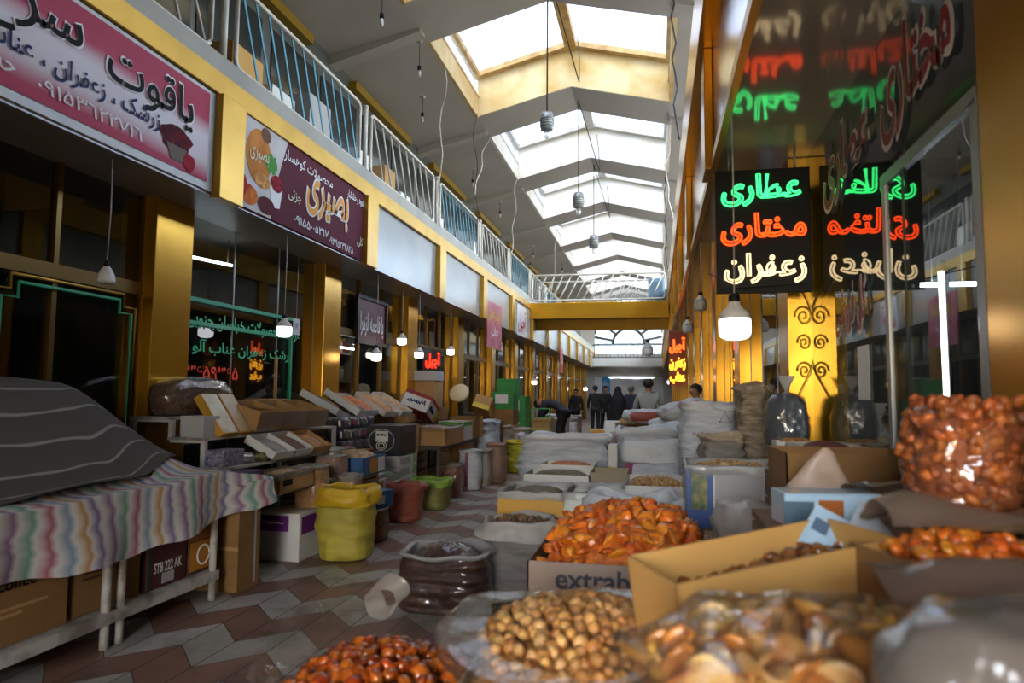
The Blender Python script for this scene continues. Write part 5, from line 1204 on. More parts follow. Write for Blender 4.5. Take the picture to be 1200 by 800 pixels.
# white sacks
ws = mat('blue_white_weave', 'd2d5db', .5, noise_s=5, hex2='b6bcc8', bump=1.0, bump_s=11, stretch=(1, 1, 5)); rimw = mat('white_rim', 'dcdcdd', .5, noise_s=4, hex2='c6c8cd', bump=.6, bump_s=12)
mag = mat('magenta_stripe', 'a34a72', .5); pk_ink = mat('faint_pink_ink', 'a8879c', .6); gr_ink = mat('faint_grey_ink', '8f93a5', .6)
c, w, zb, h = place_box(604, 662, 510, 548, 7.2)
sack('white_sack', 'wide open white sack farthest left of the white sacks on the right', (-.98, 7.55, 0), .98, .62, .92, ws, rimw, wr=.04, wfreq=16, rim_wob=.09, stripe=(((.90, .92),), blue_p)); heap('sack_goods', 'pale goods in the wide white sack', 'goods', (-.98, 7.55, .80), .8, .5, .06, g_cream, .04, True)
sack('white_sack', 'white sack with magenta stripes and thickly rolled rim', (-.02, 7.24, 0), .62, .55, .90, ws, rimw, wr=.028, wfreq=16, rim_wob=.07, fold=True, stripe=(((.61, .635), (.86, .885)), mag)); heap('sack_goods', 'pale goods in the magenta striped sack', 'goods', (-.02, 7.24, .79), .5, .44, .06, g_cream, .04, True)
sack('white_sack', 'white sack hidden half behind the magenta striped one', (-.10, 8.0, 0), .66, .5, .98, ws, rimw, wr=.025, rim_wob=.08)
closed_box('yellow_pack', 'narrow yellow and white pack between the two front white sacks', (-.43, 7.08, 0), .09, .28, .86, white_card, prints=[('f', 0, 1, .3, .75, mat('yellow_card', 'cdb22c'))])
sack('white_sack', 'tall blue white sack with faint printing beside the gold columns', (.42, 6.0, .452), .44, .46, .84, ws, rimw, wr=.026, wfreq=16, fold=False ); heap('sack_goods', 'dark goods in the tall blue white sack', 'goods', (.42, 6.0, 1.16), .36, .38, .07, g_dates, .04, True)
sack('white_sack', 'short grey sack with rolled cream rim before the tall white sack', (.46, 5.15, .602), .30, .31, .48, mat('grey_weave', '8d857b'), mat('cream_rim', 'bba98c', .6, noise_s=5, hex2='a8957a'), wr=.03, wfreq=14, rim_wob=.12); heap('sack_goods', 'goods in the short grey sack', 'goods', (.46, 5.15, 1.0), .22, .23, .05, g_brown, .03, True)
sack('woven_bag', 'knobbly woven net bag of nuts standing against the gold column', (.73, 5.45, .602), .24, .30, .84, mat('net_weave', 'a3927c', .6, noise_s=22, hex2='75644f', bump=.9, bump_s=30, stretch=(.5, .5, 1.6)), mat('net_rim', 'a08f7c', .6), wr=.03, wfreq=30, cat='bag')
for q in range(3): scribble(COL.objects['white_sack.003'], (-.03+.03*q, -.262, .60-.13*q), (1, 0, 0), UZ, .22, .03, (pk_ink, gr_ink, gr_ink)[q], r=.005, name='faint_print')
MB().tube([(.12+.05*math.sin(a*2.094), -.258, .72+.06*math.cos(a*2.094)) for a in range(3)], .007, 5, closed=True).build('triangle_emblem', pk_ink, COL.objects['white_sack.003'])
# pistachio box, picture box
c, w, zb, h = place_box(831, 915, 540, 600, 4.2)
open_box('pistachio_box', 'white lined box of pistachios under the blue grey tied bag', (.43, 4.33, .602), .53, .46, .35, white_card, prints=[('f', .30, .97, .38, .97, grey_card), ('f', .30, .97, .02, .36, g_pink), ('f', 0, .28, 0, 1, blue_p), ('f', .05, .22, .3, .9, mat('picture_gold', '9c8a4a', .4, noise_s=20, hex2='3f5a3a'))], liner=film_white)
heap('box_goods', 'pistachios deeper in the white lined box', 'goods', (.43, 4.33, .84), .50, .43, .09, g_pista, .035)
pist = mat('pistachio_shell', 'cda873', .45, noise_s=40, hex2='a87840', rand=.25)
scatter([blob('pistachio', 'x', 'nut', pist, .019, .012, .011, .08, 3, 10) for _ in range(3)], heap_pts(.43, 4.33, .44, .37, .905, .05, .031), 'pistachio in the white lined box under the tied bag', 'pistachios in the white box', 'nut')
closed_box('carton', 'brown carton under the blue grey tied bag', (.82, 4.44, .602), .26, .38, .44, cardboard, tape=cardboard_d)
tied_bag('tied_bag', 'blue grey clear bag tied at the top beside the right shop glass', (.79, 4.51, 1.044), .25, .22, .33, mat('blue_grey_powder', '4a5566', .5, coat=.8, noise_s=3, hex2='3f4858'), film, tail=.09)
open_box('nut_tray', 'small white tray of brown nuts before the blue grey bag', (.80, 4.31, 1.044), .24, .16, .05, white_card); heap('tray_goods', 'brown nuts in the small tray before the blue grey bag', 'goods', (.80, 4.31, 1.06), .22, .14, .055, g_peanut, .025)
o = open_box('berry_box', 'white rimmed box of dark red berries by the right glass', (.80, 3.55, .962), .30, .42, .15, cardboard, liner=film_white); heap('box_goods', 'dark red berries in the box by the right glass', 'goods', (.80, 3.55, 1.03), .28, .40, .11, g_red, .025)
open_box('carton', 'long brown carton below the big reddish glass letters', (.68, 2.80, .992), .46, .40, .16, cardboard_d); heap('carton_goods', 'brown goods in the long brown carton', 'goods', (.68, 2.80, 1.03), .44, .38, .08, g_dates, .03)
# open sack and crumpled bag before the pistachios
sack('white_sack', 'white sack with a wide rolled collar behind the apricot heap', (-.14, 4.55, 0), .58, .50, .70, ws, rimw, wr=.02, wfreq=12, rim_wob=.10, fold=True); heap('sack_goods', 'pale goods in the collared white sack', 'goods', (-.14, 4.55, .58), .46, .4, .06, g_green, .04, True)
support('crate', 'crate under the crumpled clear bag behind the tan carton', .215, .475, 2.55, 3.4, 0, .72)
tied_bag('clear_bag', 'crumpled clear bag of pale nuts between apricot heap and blue pouches', (.355, 3.05, .722), .25, .34, .20, mat('pale_filling', 'b9a48f', .6, noise_s=14, hex2='9a836d'), film_white, tail=0, sq=2.2)
# ------------------------------------------------------------------ foreground
# apricot box
o = open_box('apricot_box', 'grey brown carton with navy lettering, heaped with orange dried apricots', (-.13, 2.86, .442), .68, .66, .30, mat('taupe_carton', '9c8573', .6, noise_s=3, hex2='8a7564'))
letters('extrab', mat('navy_ink', '2a2c3a', .6), (-.10, -.334, .245), (1, 0, 0), UZ, width=.27, height=.075, bold=.02, parent=o)
apr = [mat('apricot_'+c, c, .32, 0, .6, noise_s=22, hex2=d, rand=.2, coat=.08) for c, d in (('e07a1c', 'b85412'), ('d8661a', 'a04410'), ('e89428', 'c87018'))]
def apricots(): return [blob('dried_apricot', 'x', 'dried apricot', apr[i % 3], .034, .029, .013, .5, 2.4, 16) for i in range(6)]
hf = lambda a, b_: .20*(1-.35*a*a-.15*(b_-.35)**2)*(1-max(abs(a), abs(b_))**8*.45)*(.55+.45*min(1, (b_+1.4)/1.2))+.03*math.exp(-((a-.35)**2+(b_-.2)**2)*6)
heap('box_goods', 'apricots deeper in the navy lettered carton', 'goods', (-.13, 2.87, .62), .64, .61, .235, g_orange, .05)
scatter(apricots(), heap_pts(-.13, 2.88, .61, .57, .672, .2, .041, fn=hf), 'orange dried apricot heaped in the navy lettered carton', 'dried apricots in the navy lettered carton', 'dried apricot')
# tray of orange fruit, lower left
o = open_box('fruit_crate', 'lined tray of glossy orange dried fruit beside the clear bag of figs', (-.79, 1.88, .402), .50, .62, .12, cardboard_d, liner=film)
heap('tray_goods', 'orange fruit deeper in the lined tray left of the figs', 'goods', (-.79, 1.88, .43), .48, .60, .12, gran('deep_orange_fruit', 'b8551a', '6e2a0e', 40), .05)
apr2 = [mat('plum_apricot_'+c, c, .25, 0, .6, noise_s=20, hex2=d, rand=.25, coat=.15) for c, d in (('c8661a', '8f3c0e'), ('b8500f', '7d2e0a'))]
scatter([blob('dried_plum', 'x', 'dried fruit', apr2[i % 2], .030, .024, .018, .22, 2.2, 14) for i in range(4)], heap_pts(-.79, 1.88, .46, .58, .49, .115, .040), 'glossy orange dried fruit in the lined tray left of the figs', 'orange fruit in the lined tray', 'dried fruit')
def tray_film(u, v):
    a = u*math.pi*1.25-.2; r0 = 1+.25*v
    return (-.79+.27*r0*math.cos(a), 1.90+.33*r0*math.sin(a), .53+.10*v+.05*math.sin(a*3)*v)
tag(MB().grid(crumple(tray_film, .025, 9), 40, 8).build('plastic_bag', film), 'clear plastic bag edge folded back around the orange fruit tray', 'plastic bag')
def loop_film(u, v):
    a = u*2*math.pi; rr = .055+.02*math.cos(a); return (-.90+rr*math.cos(a)+.05*(v-.5), 2.20+.02*math.sin(a*2), .60+.10*(.5+.5*math.sin(a))+.05*v)
tag(MB().grid(crumple(loop_film, .012, 14), 30, 6, wrap=True).build('bag_handle', film_milky), 'looped clear plastic handle rising behind the orange fruit tray', 'plastic bag')
# figs in a clear bag
o = open_box('fig_box', 'cream rimmed box under the clear bag of figs', (-.20, 1.66, .442), .50, .62, .25, mat('cream_card', 'c9b48c', .6))
heap('bag_goods', 'figs deeper in the clear bag', 'goods', (-.20, 1.66, .66), .48, .60, .13, g_peanut, .035)
fig_m = [mat('dried_fig_'+c, c, .5, 0, .5, noise_s=28, hex2=d, rand=.25) for c, d in (('cf9c58', 'a06a30'), ('c28a48', '8f5c2a'), ('d8ae70', 'b07c40'))]
ff = lambda a, b_: .13*(1-.45*(a*a+b_*b_)) + .02*b_
scatter([blob('dried_fig', 'x', 'dried fig', fig_m[i % 3], .0175, .0175, .0155, .16, 2.4, 12) for i in range(6)], heap_pts(-.19, 1.70, .46, .52, .695, .13, .0305, True, fn=ff), 'small round dried fig in the open clear bag at the bottom centre', 'dried figs in the clear bag', 'dried fig')
def fig_film(u, v):
    a = 2*math.pi*u; k = v; c_, s_ = math.cos(a), math.sin(a); kk = (abs(c_)**2.6+abs(s_)**2.6)**(-1/2.6)
    r_ = .90+.22*math.sin(k*math.pi*.75); z = .70+.105*math.sin(k*math.pi*.62)+.02*math.sin(a*2+1)
    if k > .8: r_ -= (k-.8)*1.5
    return (-.20+c_*kk*.27*r_, 1.68+s_*kk*.33*r_, z-.05*(k < .1))
tag(MB().grid(crumple(fig_film, .022, 11, 3), 64, 16, wrap=True).build('plastic_bag', film), 'clear plastic bag with crumpled sides opened around the dried figs', 'plastic bag')
# tan carton
tz = R(24)
o = open_box('tan_carton', 'tan cardboard box tilted toward the aisle, holding glossy figs and blue pouches', (.235, 1.565, .825), .50, .24, .21, cardboard_l, rot=(0, R(-8), tz), t=.008)
M_ = Matrix.Translation((.235, 1.565, .825)) @ Matrix.Rotation(tz, 4, 'Z') @ Matrix.Rotation(R(-8), 4, 'Y')
heap('carton_goods', 'brown fruit deeper in the tan cardboard box', 'goods', (0, 0, 0), .45, .22, .12, g_brown, .03).matrix_world = M_ @ Matrix.Translation((0, 0, .02))
bf = [mat('caramel_fig_'+c, c, .25, 0, .6, noise_s=24, hex2=d, rand=.25, coat=.6) for c, d in (('a8682c', '6e3a14'), ('8f4f1e', '58290e'))]
scatter([blob('glossy_fig', 'x', 'dried fruit', bf[i % 2], .021, .019, .014, .2, 2.4, 12) for i in range(4)], [tuple(M_ @ Vector((p[0], p[1], p[2]+.03*max(0, p[0]/.2)))) for p in heap_pts(.02, .01, .40, .19, .115, .03, .034)], 'glossy brown fruit in the tan cardboard box', 'glossy fruit in the tan box', 'dried fruit')
support('crate', 'flat crate wedged under the tan cardboard box', .07, .47, 1.36, 1.75, .742, .782)
lb = mat('light_blue_pouch', '9fc0d6', .3, noise_s=3, hex2='b9d0dd', coat=.4); pw_ = mat('white_pouch', 'cfd9e2', .3, coat=.4); pf = mat('pouch_fruit_print', 'b0622a', .4)
def pouch(label, loc, w, d, h, rot, m, pic=True):
    r = thing('fruit_pouch', label, 'pouch', loc); r.rotation_euler = rot; sd = random.uniform(0, 50)
    def fn(u, v):
        a = 2*math.pi*u; t_ = v; thick = d/2*math.sin(math.pi*min(1, max(0, t_)))**.6; x = math.cos(a); y = math.sin(a)
        return (math.copysign(abs(x)**.5, x)*w/2*(.97+.03*math.sin(math.pi*t_)), y*thick+.004*noise.noise(Vector((x*5+sd, y*3, t_*6))), t_*h)
    MB().grid(fn, 28, 14, wrap=True).build('film_body', m, r)
    if pic:
        b = MB(); b.add([(.02+w*.16*math.cos(i*.42), -d/2-.004, h*.45+h*.26*math.sin(i*.42)) for i in range(15)], [tuple(range(15))]); b.build('fruit_picture', pf, r)
        MB().box(-w*.42, -w*.15, -d/2-.003, -d/2, h*.62, h*.8).build('dark_panel', mat('pouch_navy', '4a6078', .4), r)
    return r
pouch('pale blue fruit pouch leaning inside the tan box, picture side out', (.345, 1.70, .93), .13, .035, .17, (R(-22), R(28), R(-6)), lb)
pouch('white blue pouch lying across the right end of the tan box', (.44, 1.70, .965), .13, .03, .17, (R(-35), R(48), R(10)), pw_, False)
closed_box('blue_fruit_box', 'pale blue fruit carton behind the leaning pouches', (.46, 2.08, 1.0), .26, .12, .09, lb, rz=R(8), prints=[('f', .35, .6, .2, .8, pf), ('f', 0, .3, 0, .75, mat('slate_grey', '4d6472'))])
support('crate', 'crate under the pale blue fruit carton and the paper cone', .30, .92, 1.92, 2.36, .742, .99)
def cone_film(u, v):
    a = 2*math.pi*u; r_ = .115*(1-v)**.8+.006; return (.47+r_*math.cos(a)*1.05+.03*v, 2.26+r_*math.sin(a)*.6, 1.0+.20*v)
tag(MB().grid(crumple(cone_film, .02, 12, 7), 36, 14, wrap=True).build('plastic_bag', mat('pinkish_plastic', 'b8a090', .4, noise_s=6, hex2='a08a7a', bump=.3, bump_s=12)), 'pinkish plastic bag standing up in a peak behind the blue fruit carton', 'plastic bag')
# big bag of apricots, right
support('crate', 'small crate under the big bag of orange apricots', .55, .93, 1.60, 1.915, .742, 1.10)
tied_bag('apricot_bag', 'big clear bag packed with orange apricots before the right shop door', (.70, 1.78, 1.105), .25, .23, .245, gran('bagged_apricots', 'b8622a', '8a441a', 34), film, tail=0, sq=3.4)
apr3 = [mat('bag_apricot_'+c, c, .5, noise_s=26, hex2=d, rand=.25) for c, d in (('c06a2a', '8a4216'), ('a85a26', '743812'))]
AP = []
for i in range(9):
    for j in range(32):
        a = 2*math.pi*(j+.5*(i % 2)+random.uniform(-.4, .4))/32; c_, s_ = math.cos(a), math.sin(a); kk = (abs(c_)**3.4+abs(s_)**3.4)**(-1/3.4); z = .014+i*.026; sc_ = (.92, .98, 1.0, 1.02, 1.02, 1.0, .97, .90, .78)[i]
        if s_ < .5: AP.append((.70+c_*kk*.110*sc_+random.uniform(-.01, .01), 1.78+s_*kk*.103*sc_+random.uniform(-.006, .004), 1.115+z+random.uniform(-.012, .012)))
scatter([blob('bagged_apricot', 'x', 'dried apricot', apr3[i % 2], .019, .018, .012, .4, 2.2, 12) for i in range(4)], AP, 'orange apricot packed in the big clear bag by the shop door', 'apricots in the big clear bag', 'dried apricot', flat=1.5)
# bag at the right edge, and its support
support('crate', 'crate under the dark nut bag at the right edge', .70, .95, 1.15, 1.55, .742, 1.06)
tied_bag('nut_bag', 'clear bag of dark nuts cut off by the right edge of the picture', (.83, 1.38, 1.065), .24, .28, .34, gran('dark_nut_fill', '7a5a48', '3f2a20', 40, coat=.5), film_milky, tail=.08)
# low tray of orange under film, and grey film folds
open_box('fruit_tray', 'low brown tray of orange dried fruit below the big apricot bag', (.555, 1.42, .90), .26, .30, .16, cardboard_d, rz=R(20))
support('crate', 'low crate under the brown tray of orange fruit', .53, .69, 1.16, 1.58, .742, .895)
heap('tray_goods', 'orange dried fruit deeper in the low brown tray', 'goods', (.56, 1.42, 1.0), .26, .28, .09, g_orange, .04, rz=R(20))
scatter([blob('dried_peach', 'x', 'dried fruit', apr[i % 3], .018, .016, .011, .25, 2.2, 12) for i in range(3)], heap_pts(.56, 1.42, .24, .25, 1.045, .05, .030), 'orange dried fruit in the low brown tray', 'fruit in the low brown tray', 'dried fruit')
def fold(x0, x1, ya, yb2, za, zb2, amp, sd):
    def fn(u, v):
        x = x0+(x1-x0)*u; y = ya+(yb2-ya)*v; z = za+(zb2-za)*v+.03*math.sin(v*math.pi)*(1+.4*math.sin(u*5+sd))
        return (x, y, z)
    return crumple(fn, amp, 10, sd)
taupe_f = see_through('taupe_film', 'cbb9a8', .06, .6, 2.4, rough=.25, body=.75, body_hex='a58f7d', bump=.7, bump_s=9)
tag(MB().grid(fold(.42, .95, 1.62, 1.40, 1.10, 1.12, .028, 1), 40, 14).build('plastic_sheet', taupe_f), 'brownish plastic sheet folded between the tray and the big apricot bag', 'plastic sheet')
tag(MB().grid(fold(.33, .72, 1.24, 1.06, 1.085, 1.05, .030, 5), 40, 16).build('plastic_sheet', taupe_f), 'grey brown plastic sheet rolled before the low brown tray', 'plastic sheet')
tag(MB().grid(fold(.52, .95, 2.30, 1.93, 1.02, 1.13, .028, 9), 36, 14).build('plastic_sheet', taupe_f), 'brownish plastic sheet behind the big apricot bag', 'plastic sheet')
# bagged fruit chips, lower right
support('crate', 'crate under the bagged fruit slices at the bottom right', .06, .48, .80, 1.14, .742, .93)
heap('bag_goods', 'fruit slices deeper in the clear bag at the bottom right', 'goods', (.21, 1.0, .932), .44, .26, .09, gran('fruit_chips', 'd09a4a', '9c5a24', 30), .05, rz=R(18))
ch = [mat('fruit_slice_'+c, c, .35, 0, .6, noise_s=18, hex2=d, rand=.2, coat=.3) for c, d in (('e0b052', 'c07a24'), ('e6c68a', 'cf9a50'), ('d08a3a', 'a05a20'), ('d9a860', 'b06a3a'))]
def chip(m):
    def fn(u, v):
        a = 2*math.pi*u; r_ = .034*v; return (r_*math.cos(a), r_*math.sin(a)*.8, .012*math.sin(a*2)*v*v+.008*v*v)
    b = MB().grid(fn, 16, 4, wrap=True); o = b.build('fruit_slice', m, loc=(0, 0, -5)); s_ = o.modifiers.new('thickness', 'SOLIDIFY'); s_.thickness = .007
    return o
scatter([chip(m) for m in ch], [(.21+(p[0])*math.cos(R(18))-p[1]*math.sin(R(18)), 1.0+p[0]*math.sin(R(18))+p[1]*math.cos(R(18)), p[2]) for p in heap_pts(0, 0, .42, .24, .99, .05, .034)], 'dried yellow fruit slice in the clear bag at the bottom right', 'fruit slices in the clear bag', 'dried fruit', flat=.9)
def chip_film(u, v):
    x, y = (u-.5)*.50, (v-.5)*.32; z = 1.0+.075*(1-(2*u-1)**4)*(1-(2*v-1)**4)-.06*((abs(2*u-1) > .96) or (abs(2*v-1) > .96)); c_, s_ = math.cos(R(18)), math.sin(R(18))
    return (.21+x*c_-y*s_, 1.0+x*s_+y*c_, z)
tag(MB().grid(crumple(chip_film, .022, 13, 4), 50, 34).build('plastic_bag', film), 'shiny clear plastic bag over the dried fruit slices at the bottom right', 'plastic bag')
closed_box('carton', 'small tan carton behind the bagged fruit slices', (.44, 1.16, .932), .10, .10, .13, cardboard_l, rz=R(20))
# grey plastic bag, lower right corner
support('crate', 'crate under the grey plastic bag in the bottom right corner', .16, .62, .56, .78, .742, .99)
tied_bag('grey_bag', 'shiny grey plastic bag of brown goods in the bottom right corner', (.375, .70, .995), .36, .20, .175, mat('grey_brown_fill', '8a7862', .6, noise_s=20, hex2='6a5844'), see_through('grey_film', 'cfcac6', .10, .8, 2.0, rough=.15, body=.55, body_hex='a8a19b', bump=.9, bump_s=9), tail=0, sq=2.4)

# ------------------------------------------------------------------ right side farther off
pillow('lying_sack', 'white printed sack with a red oval lying on the far pile', (.36, 9.4, 1.07), .62, .5, .22, white_w, rz=R(20), rot=(0, R(-14), R(20)), patch=(.70, .78, .35, .75, mat('red_oval', 'a8323a', .5)))
pillow('lying_sack', 'white and yellow sack lying under the red oval one', (.30, 9.6, .83), .8, .6, .22, white_w, rz=R(8), patch=(.68, .80, .1, .9, mat('yellow_card', 'cdb22c')))
pillow('lying_sack', 'pale red sack at the left of the far pile', (-.44, 9.5, .552), .55, .5, .30, mat('rose_weave', 'b59a94', .6, noise_s=12, hex2='8f5f5c', vor=1), rz=R(-5))
pillow('lying_sack', 'white sack slumped down the front of the far pile', (.26, 8.75, .76), .72, .40, .26, white_w, rot=(R(25), R(-12), 0))
support('crate', 'long low crate carrying the far sack pile', -.62, .84, 9.0, 10.2, 0, .55)
support('crate', 'crate under the slumped white sack', -.1, .62, 8.5, 8.95, 0, .60)
pillow('lying_sack', 'white sack in the middle layer of the far pile', (.40, 9.75, .56), 1.0, .7, .26, white_w, rz=R(4))
pillow('lying_sack', 'red banded sack along the far pile', (-.05, 10.4, .95), .9, .5, .2, white_w, rz=R(12), patch=(.6, .9, .3, .7, mat('brick_band', '9c4a40', .5)))
support('crate', 'crate under the red banded sack', -.6, .6, 10.25, 10.9, 0, .94)
closed_box('carton', 'flat tan carton before the far sacks, at the aisle edge', (-1.02, 10.6, .35), .62, .45, .20, cardboard, tape=cardboard_d); closed_box('carton', 'pale pink carton under the flat tan one', (-1.0, 10.6, 0), .7, .5, .349, mat('pinkish_card', 'a8897c'))
for i, (x, y, w, h) in enumerate(((-1.0, 12.0, .5, .62), (-.75, 13.9, .5, .72), (-1.2, 15.5, .5, .6), (-.6, 16.6, .5, .8), (-1.0, 18.0, .6, .7), (.0, 15.0, .6, .85))): closed_box('carton', 'carton among the far right goods behind the sack pile, %s from the front' % ORD[i], (x, y, 0), w, .5, h, (cardboard, white_card, cardboard_l)[i % 3], tape=cardboard_d)
for i, (x, y, h) in enumerate(((.35, 11.9, 1.0), (.5, 12.6, 1.05), (.3, 14.2, .95), (-.2, 17.2, .8))): sack('pale_sack', 'pale sack standing far back on the right, %s from the front' % ORD[i], (x, y, 0), .5, .5, h, white_w, white_w, wr=.03)

# ------------------------------------------------------------------ people
skin_m = mat('skin', 'a87a5c', .55); hair_d = mat('dark_hair', '17120f', .7); hair_g = mat('grey_hair', '6a625a', .7); shoe_m = mat('black_shoe', '141313', .5)
def skinned(name, pts, edges, rad, m, parent, sub=2):
    me = bpy.data.meshes.new(name); me.from_pydata(pts, edges, []); me.materials.append(m)
    o = bpy.data.objects.new(name, me); COL.objects.link(o); o.parent = parent
    s_ = o.modifiers.new('skin', 'SKIN'); s_.use_smooth_shade = True
    for i, r_ in enumerate(rad): me.skin_vertices[0].data[i].radius = r_ if isinstance(r_, tuple) else (r_, r_)
    me.skin_vertices[0].data[0].use_root = True
    sb = o.modifiers.new('smooth', 'SUBSURF'); sb.levels = sub; sb.render_levels = sub
    return o
def person(label, loc, rz, h, top, legs, hair, pose=None, stride=.0, turn=0, skirt=False, collar=None):
    r = thing('person', label, 'person', loc, rz); k = h/1.74; V = lambda p: (p[0]*k, p[1]*k, p[2]*k)
    J = dict(pelvis=(0, 0, .95), waist=(0, .0, 1.10), chest=(0, -.01, 1.30), neck=(0, .0, 1.49), jaw=(0, .025, 1.56), crown=(0, .0, 1.635),
             ls=(-.175, -.01, 1.395), le=(-.245, -.02, 1.14), lw=(-.25, .06, .90), lh=(-.25, .085, .82), rs=(.175, -.01, 1.395), re=(.245, -.02, 1.14), rw=(.25, .06, .90), rh=(.25, .085, .82),
             lp=(-.095, 0, .90), lk=(-.10, .02+stride*.5, .50), la=(-.10, -.02+stride, .09), rp=(.095, 0, .90), rk=(.10, .02-stride*.5, .50), ra=(.10, -.02-stride, .09+abs(stride)*.15))
    if pose: J.update(pose)
    names = ['pelvis', 'waist', 'chest', 'neck', 'jaw', 'crown', 'ls', 'le', 'lw', 'lh', 'rs', 're', 'rw', 'rh', 'lp', 'lk', 'la', 'rp', 'rk', 'ra']
    ix = {n: i for i, n in enumerate(names)}; E = [('pelvis', 'waist'), ('waist', 'chest'), ('chest', 'neck'), ('neck', 'jaw'), ('jaw', 'crown'), ('chest', 'ls'), ('ls', 'le'), ('le', 'lw'), ('lw', 'lh'), ('chest', 'rs'), ('rs', 're'), ('re', 'rw'), ('rw', 'rh'), ('pelvis', 'lp'), ('lp', 'lk'), ('lk', 'la'), ('pelvis', 'rp'), ('rp', 'rk'), ('rk', 'ra')]
    RD = dict(pelvis=(.13, .10), waist=(.12, .09), chest=(.115, .085), neck=.05, jaw=(.078, .088), crown=(.09, .10), ls=.05, le=.042, lw=.028, lh=(.036, .018), rs=.05, re=.042, rw=.028, rh=(.036, .018), lp=.085, lk=.058, la=.04, rp=.085, rk=.058, ra=.04)
    pts = [V(J[n]) for n in names]; ed = [(ix[a], ix[b_]) for a, b_ in E]; rad = [tuple(q*k for q in RD[n]) if isinstance(RD[n], tuple) else RD[n]*k for n in names]
    jaw = Vector(J['jaw']); crown = Vector(J['crown']); up = (crown-jaw).normalized(); fw = Vector((0, 1, 0)); fw = Matrix.Rotation(turn, 3, 'Z') @ (fw-up*fw.dot(up)).normalized(); sd_ = fw.cross(up)
    pts.append(V(jaw+up*.035+fw*.105)); ed.append((ix['jaw'], len(pts)-1)); rad.append(.016*k)                # nose
    for s_ in (-1, 1):                                                                                          # feet and five fingers each
        a = 'la' if s_ < 0 else 'ra'; p = Vector(J[a]); pts.append(V(p+Vector((0, .13, -.05)))); ed.append((ix[a], len(pts)-1)); rad.append((.042*k, .03*k))
        hn = Vector(J['lh' if s_ < 0 else 'rh']); wr_ = Vector(J['lw' if s_ < 0 else 'rw']); d = (hn-wr_).normalized(); sp = d.cross(Vector((1, 0, 0))).normalized()
        for f_, (o_, ln) in enumerate(((-.030, .062), (-.010, .075), (.010, .07), (.028, .055))):
            b0 = len(pts); pts.append(V(hn+d*.02+sp*o_)); pts.append(V(hn+d*(.02+ln*.5)+sp*o_*1.05-Vector((s_*.006, 0, 0)))); pts.append(V(hn+d*(.02+ln)+sp*o_*1.05-Vector((s_*.018, 0, 0))))
            ed += [(ix['lh' if s_ < 0 else 'rh'], b0), (b0, b0+1), (b0+1, b0+2)]; rad += [.010*k, .009*k, .0075*k]
        b0 = len(pts); q = hn-d*.02+sp*.038; pts += [V(q), V(q+d*.035+sp*.02), V(q+d*.06+sp*.022)]; ed += [(ix['lh' if s_ < 0 else 'rh'], b0), (b0, b0+1), (b0+1, b0+2)]; rad += [.012*k, .010*k, .008*k]
    skinned('body', pts, ed, rad, skin_m, r)
    # clothing over the body
    cn = ['pelvis', 'waist', 'chest', 'neck', 'ls', 'le', 'lw', 'rs', 're', 'rw']; ci = {n: i for i, n in enumerate(cn)}; J2 = dict(J); J2['neck'] = tuple(Vector(J['chest']).lerp(Vector(J['neck']), .80))
    hem = tuple(Vector(J['pelvis'])+(Vector(J['pelvis'])-Vector(J['waist'])).normalized()*(.12 if not skirt else .02)); cp = [V(J2[n]) for n in cn]+[V(hem)]
    ce_ = [(ci[a], ci[b_]) for a, b_ in E if a in ci and b_ in ci]+[(0, len(cn))]
    cr_ = [(.16, .125), (.158, .12), (.150, .115), .078, .078, .060, .046, .078, .060, .046, (.172, .135)]
    jk = skinned('jacket', cp, ce_, [tuple(q*k for q in x) if isinstance(x, tuple) else x*k for x in cr_], top, r)
    tn = ['pelvis', 'lp', 'lk', 'la', 'rp', 'rk', 'ra']; ti = {n: i for i, n in enumerate(tn)}
    skinned('trousers', [V(J[n]) for n in tn], [(ti[a], ti[b_]) for a, b_ in E if a in ti and b_ in ti], [tuple(q*k for q in x) if isinstance(x, tuple) else x*k for x in ((.150, .118), .10, .075, .062, .10, .075, .062)], legs, r)
    for s_ in (-1, 1):
        p = Vector(J['la' if s_ < 0 else 'ra']); b = MB(); b.lathe([(.02, -.085), (.052, -.085), (.056, -.06), (.05, -.02), (.03, .0)], n=14, sy=2.6); o = b.build('shoe', shoe_m, r); o.location = V(p+Vector((0, .055, -.0))); o.scale = (k, k, k)
    # hair cap, eyes, ears
    c_ = Vector(V(crown)); hb = MB(); Mh = Matrix((sd_, fw, up)).transposed()
    def hf_(u, v):
        a = 2*math.pi*u; t_ = v*(1.35+.85*max(0, -math.sin(a))); p = Vector((.104*math.cos(a)*math.sin(t_), .116*math.sin(a)*math.sin(t_), .104*math.cos(t_)-.004))
        return c_+(Mh @ p)*k
    hb.grid(hf_, 28, 12, wrap=True); o = hb.build('hair', hair, r)
    for s_ in (-1, 1):
        e = MB(); e.lathe([(0, -.012), (.008, -.008), (.011, 0), (.008, .008), (0, .012)], n=8); o = e.build('eye', mat('dark_eye', '1a1410', .3), r); o.location = Vector(V(jaw+up*.07+fw*.082+sd_*s_*.032)); o.scale = (k, k, k)
        e = MB(); e.lathe([(0, -.03), (.012, -.02), (.016, .0), (.014, .02), (0, .03)], n=8); o = e.build('ear', skin_m, r); o.location = Vector(V(jaw+up*.055+sd_*s_*.088)); o.scale = (k*.6, k, k)
    if collar:
        b = MB(); nk = Vector(J['neck']); b.lathe([(.066, -.04), (.075, -.02), (.068, .015), (.06, .01)], n=16); o = b.build('collar', collar, r); o.location = V(nk); o.scale = (k, k, k)
        if pose: o.rotation_euler = ((Vector((0, 0, 1)).rotation_difference((Vector(J['jaw'])-nk).normalized())).to_euler())
    return r
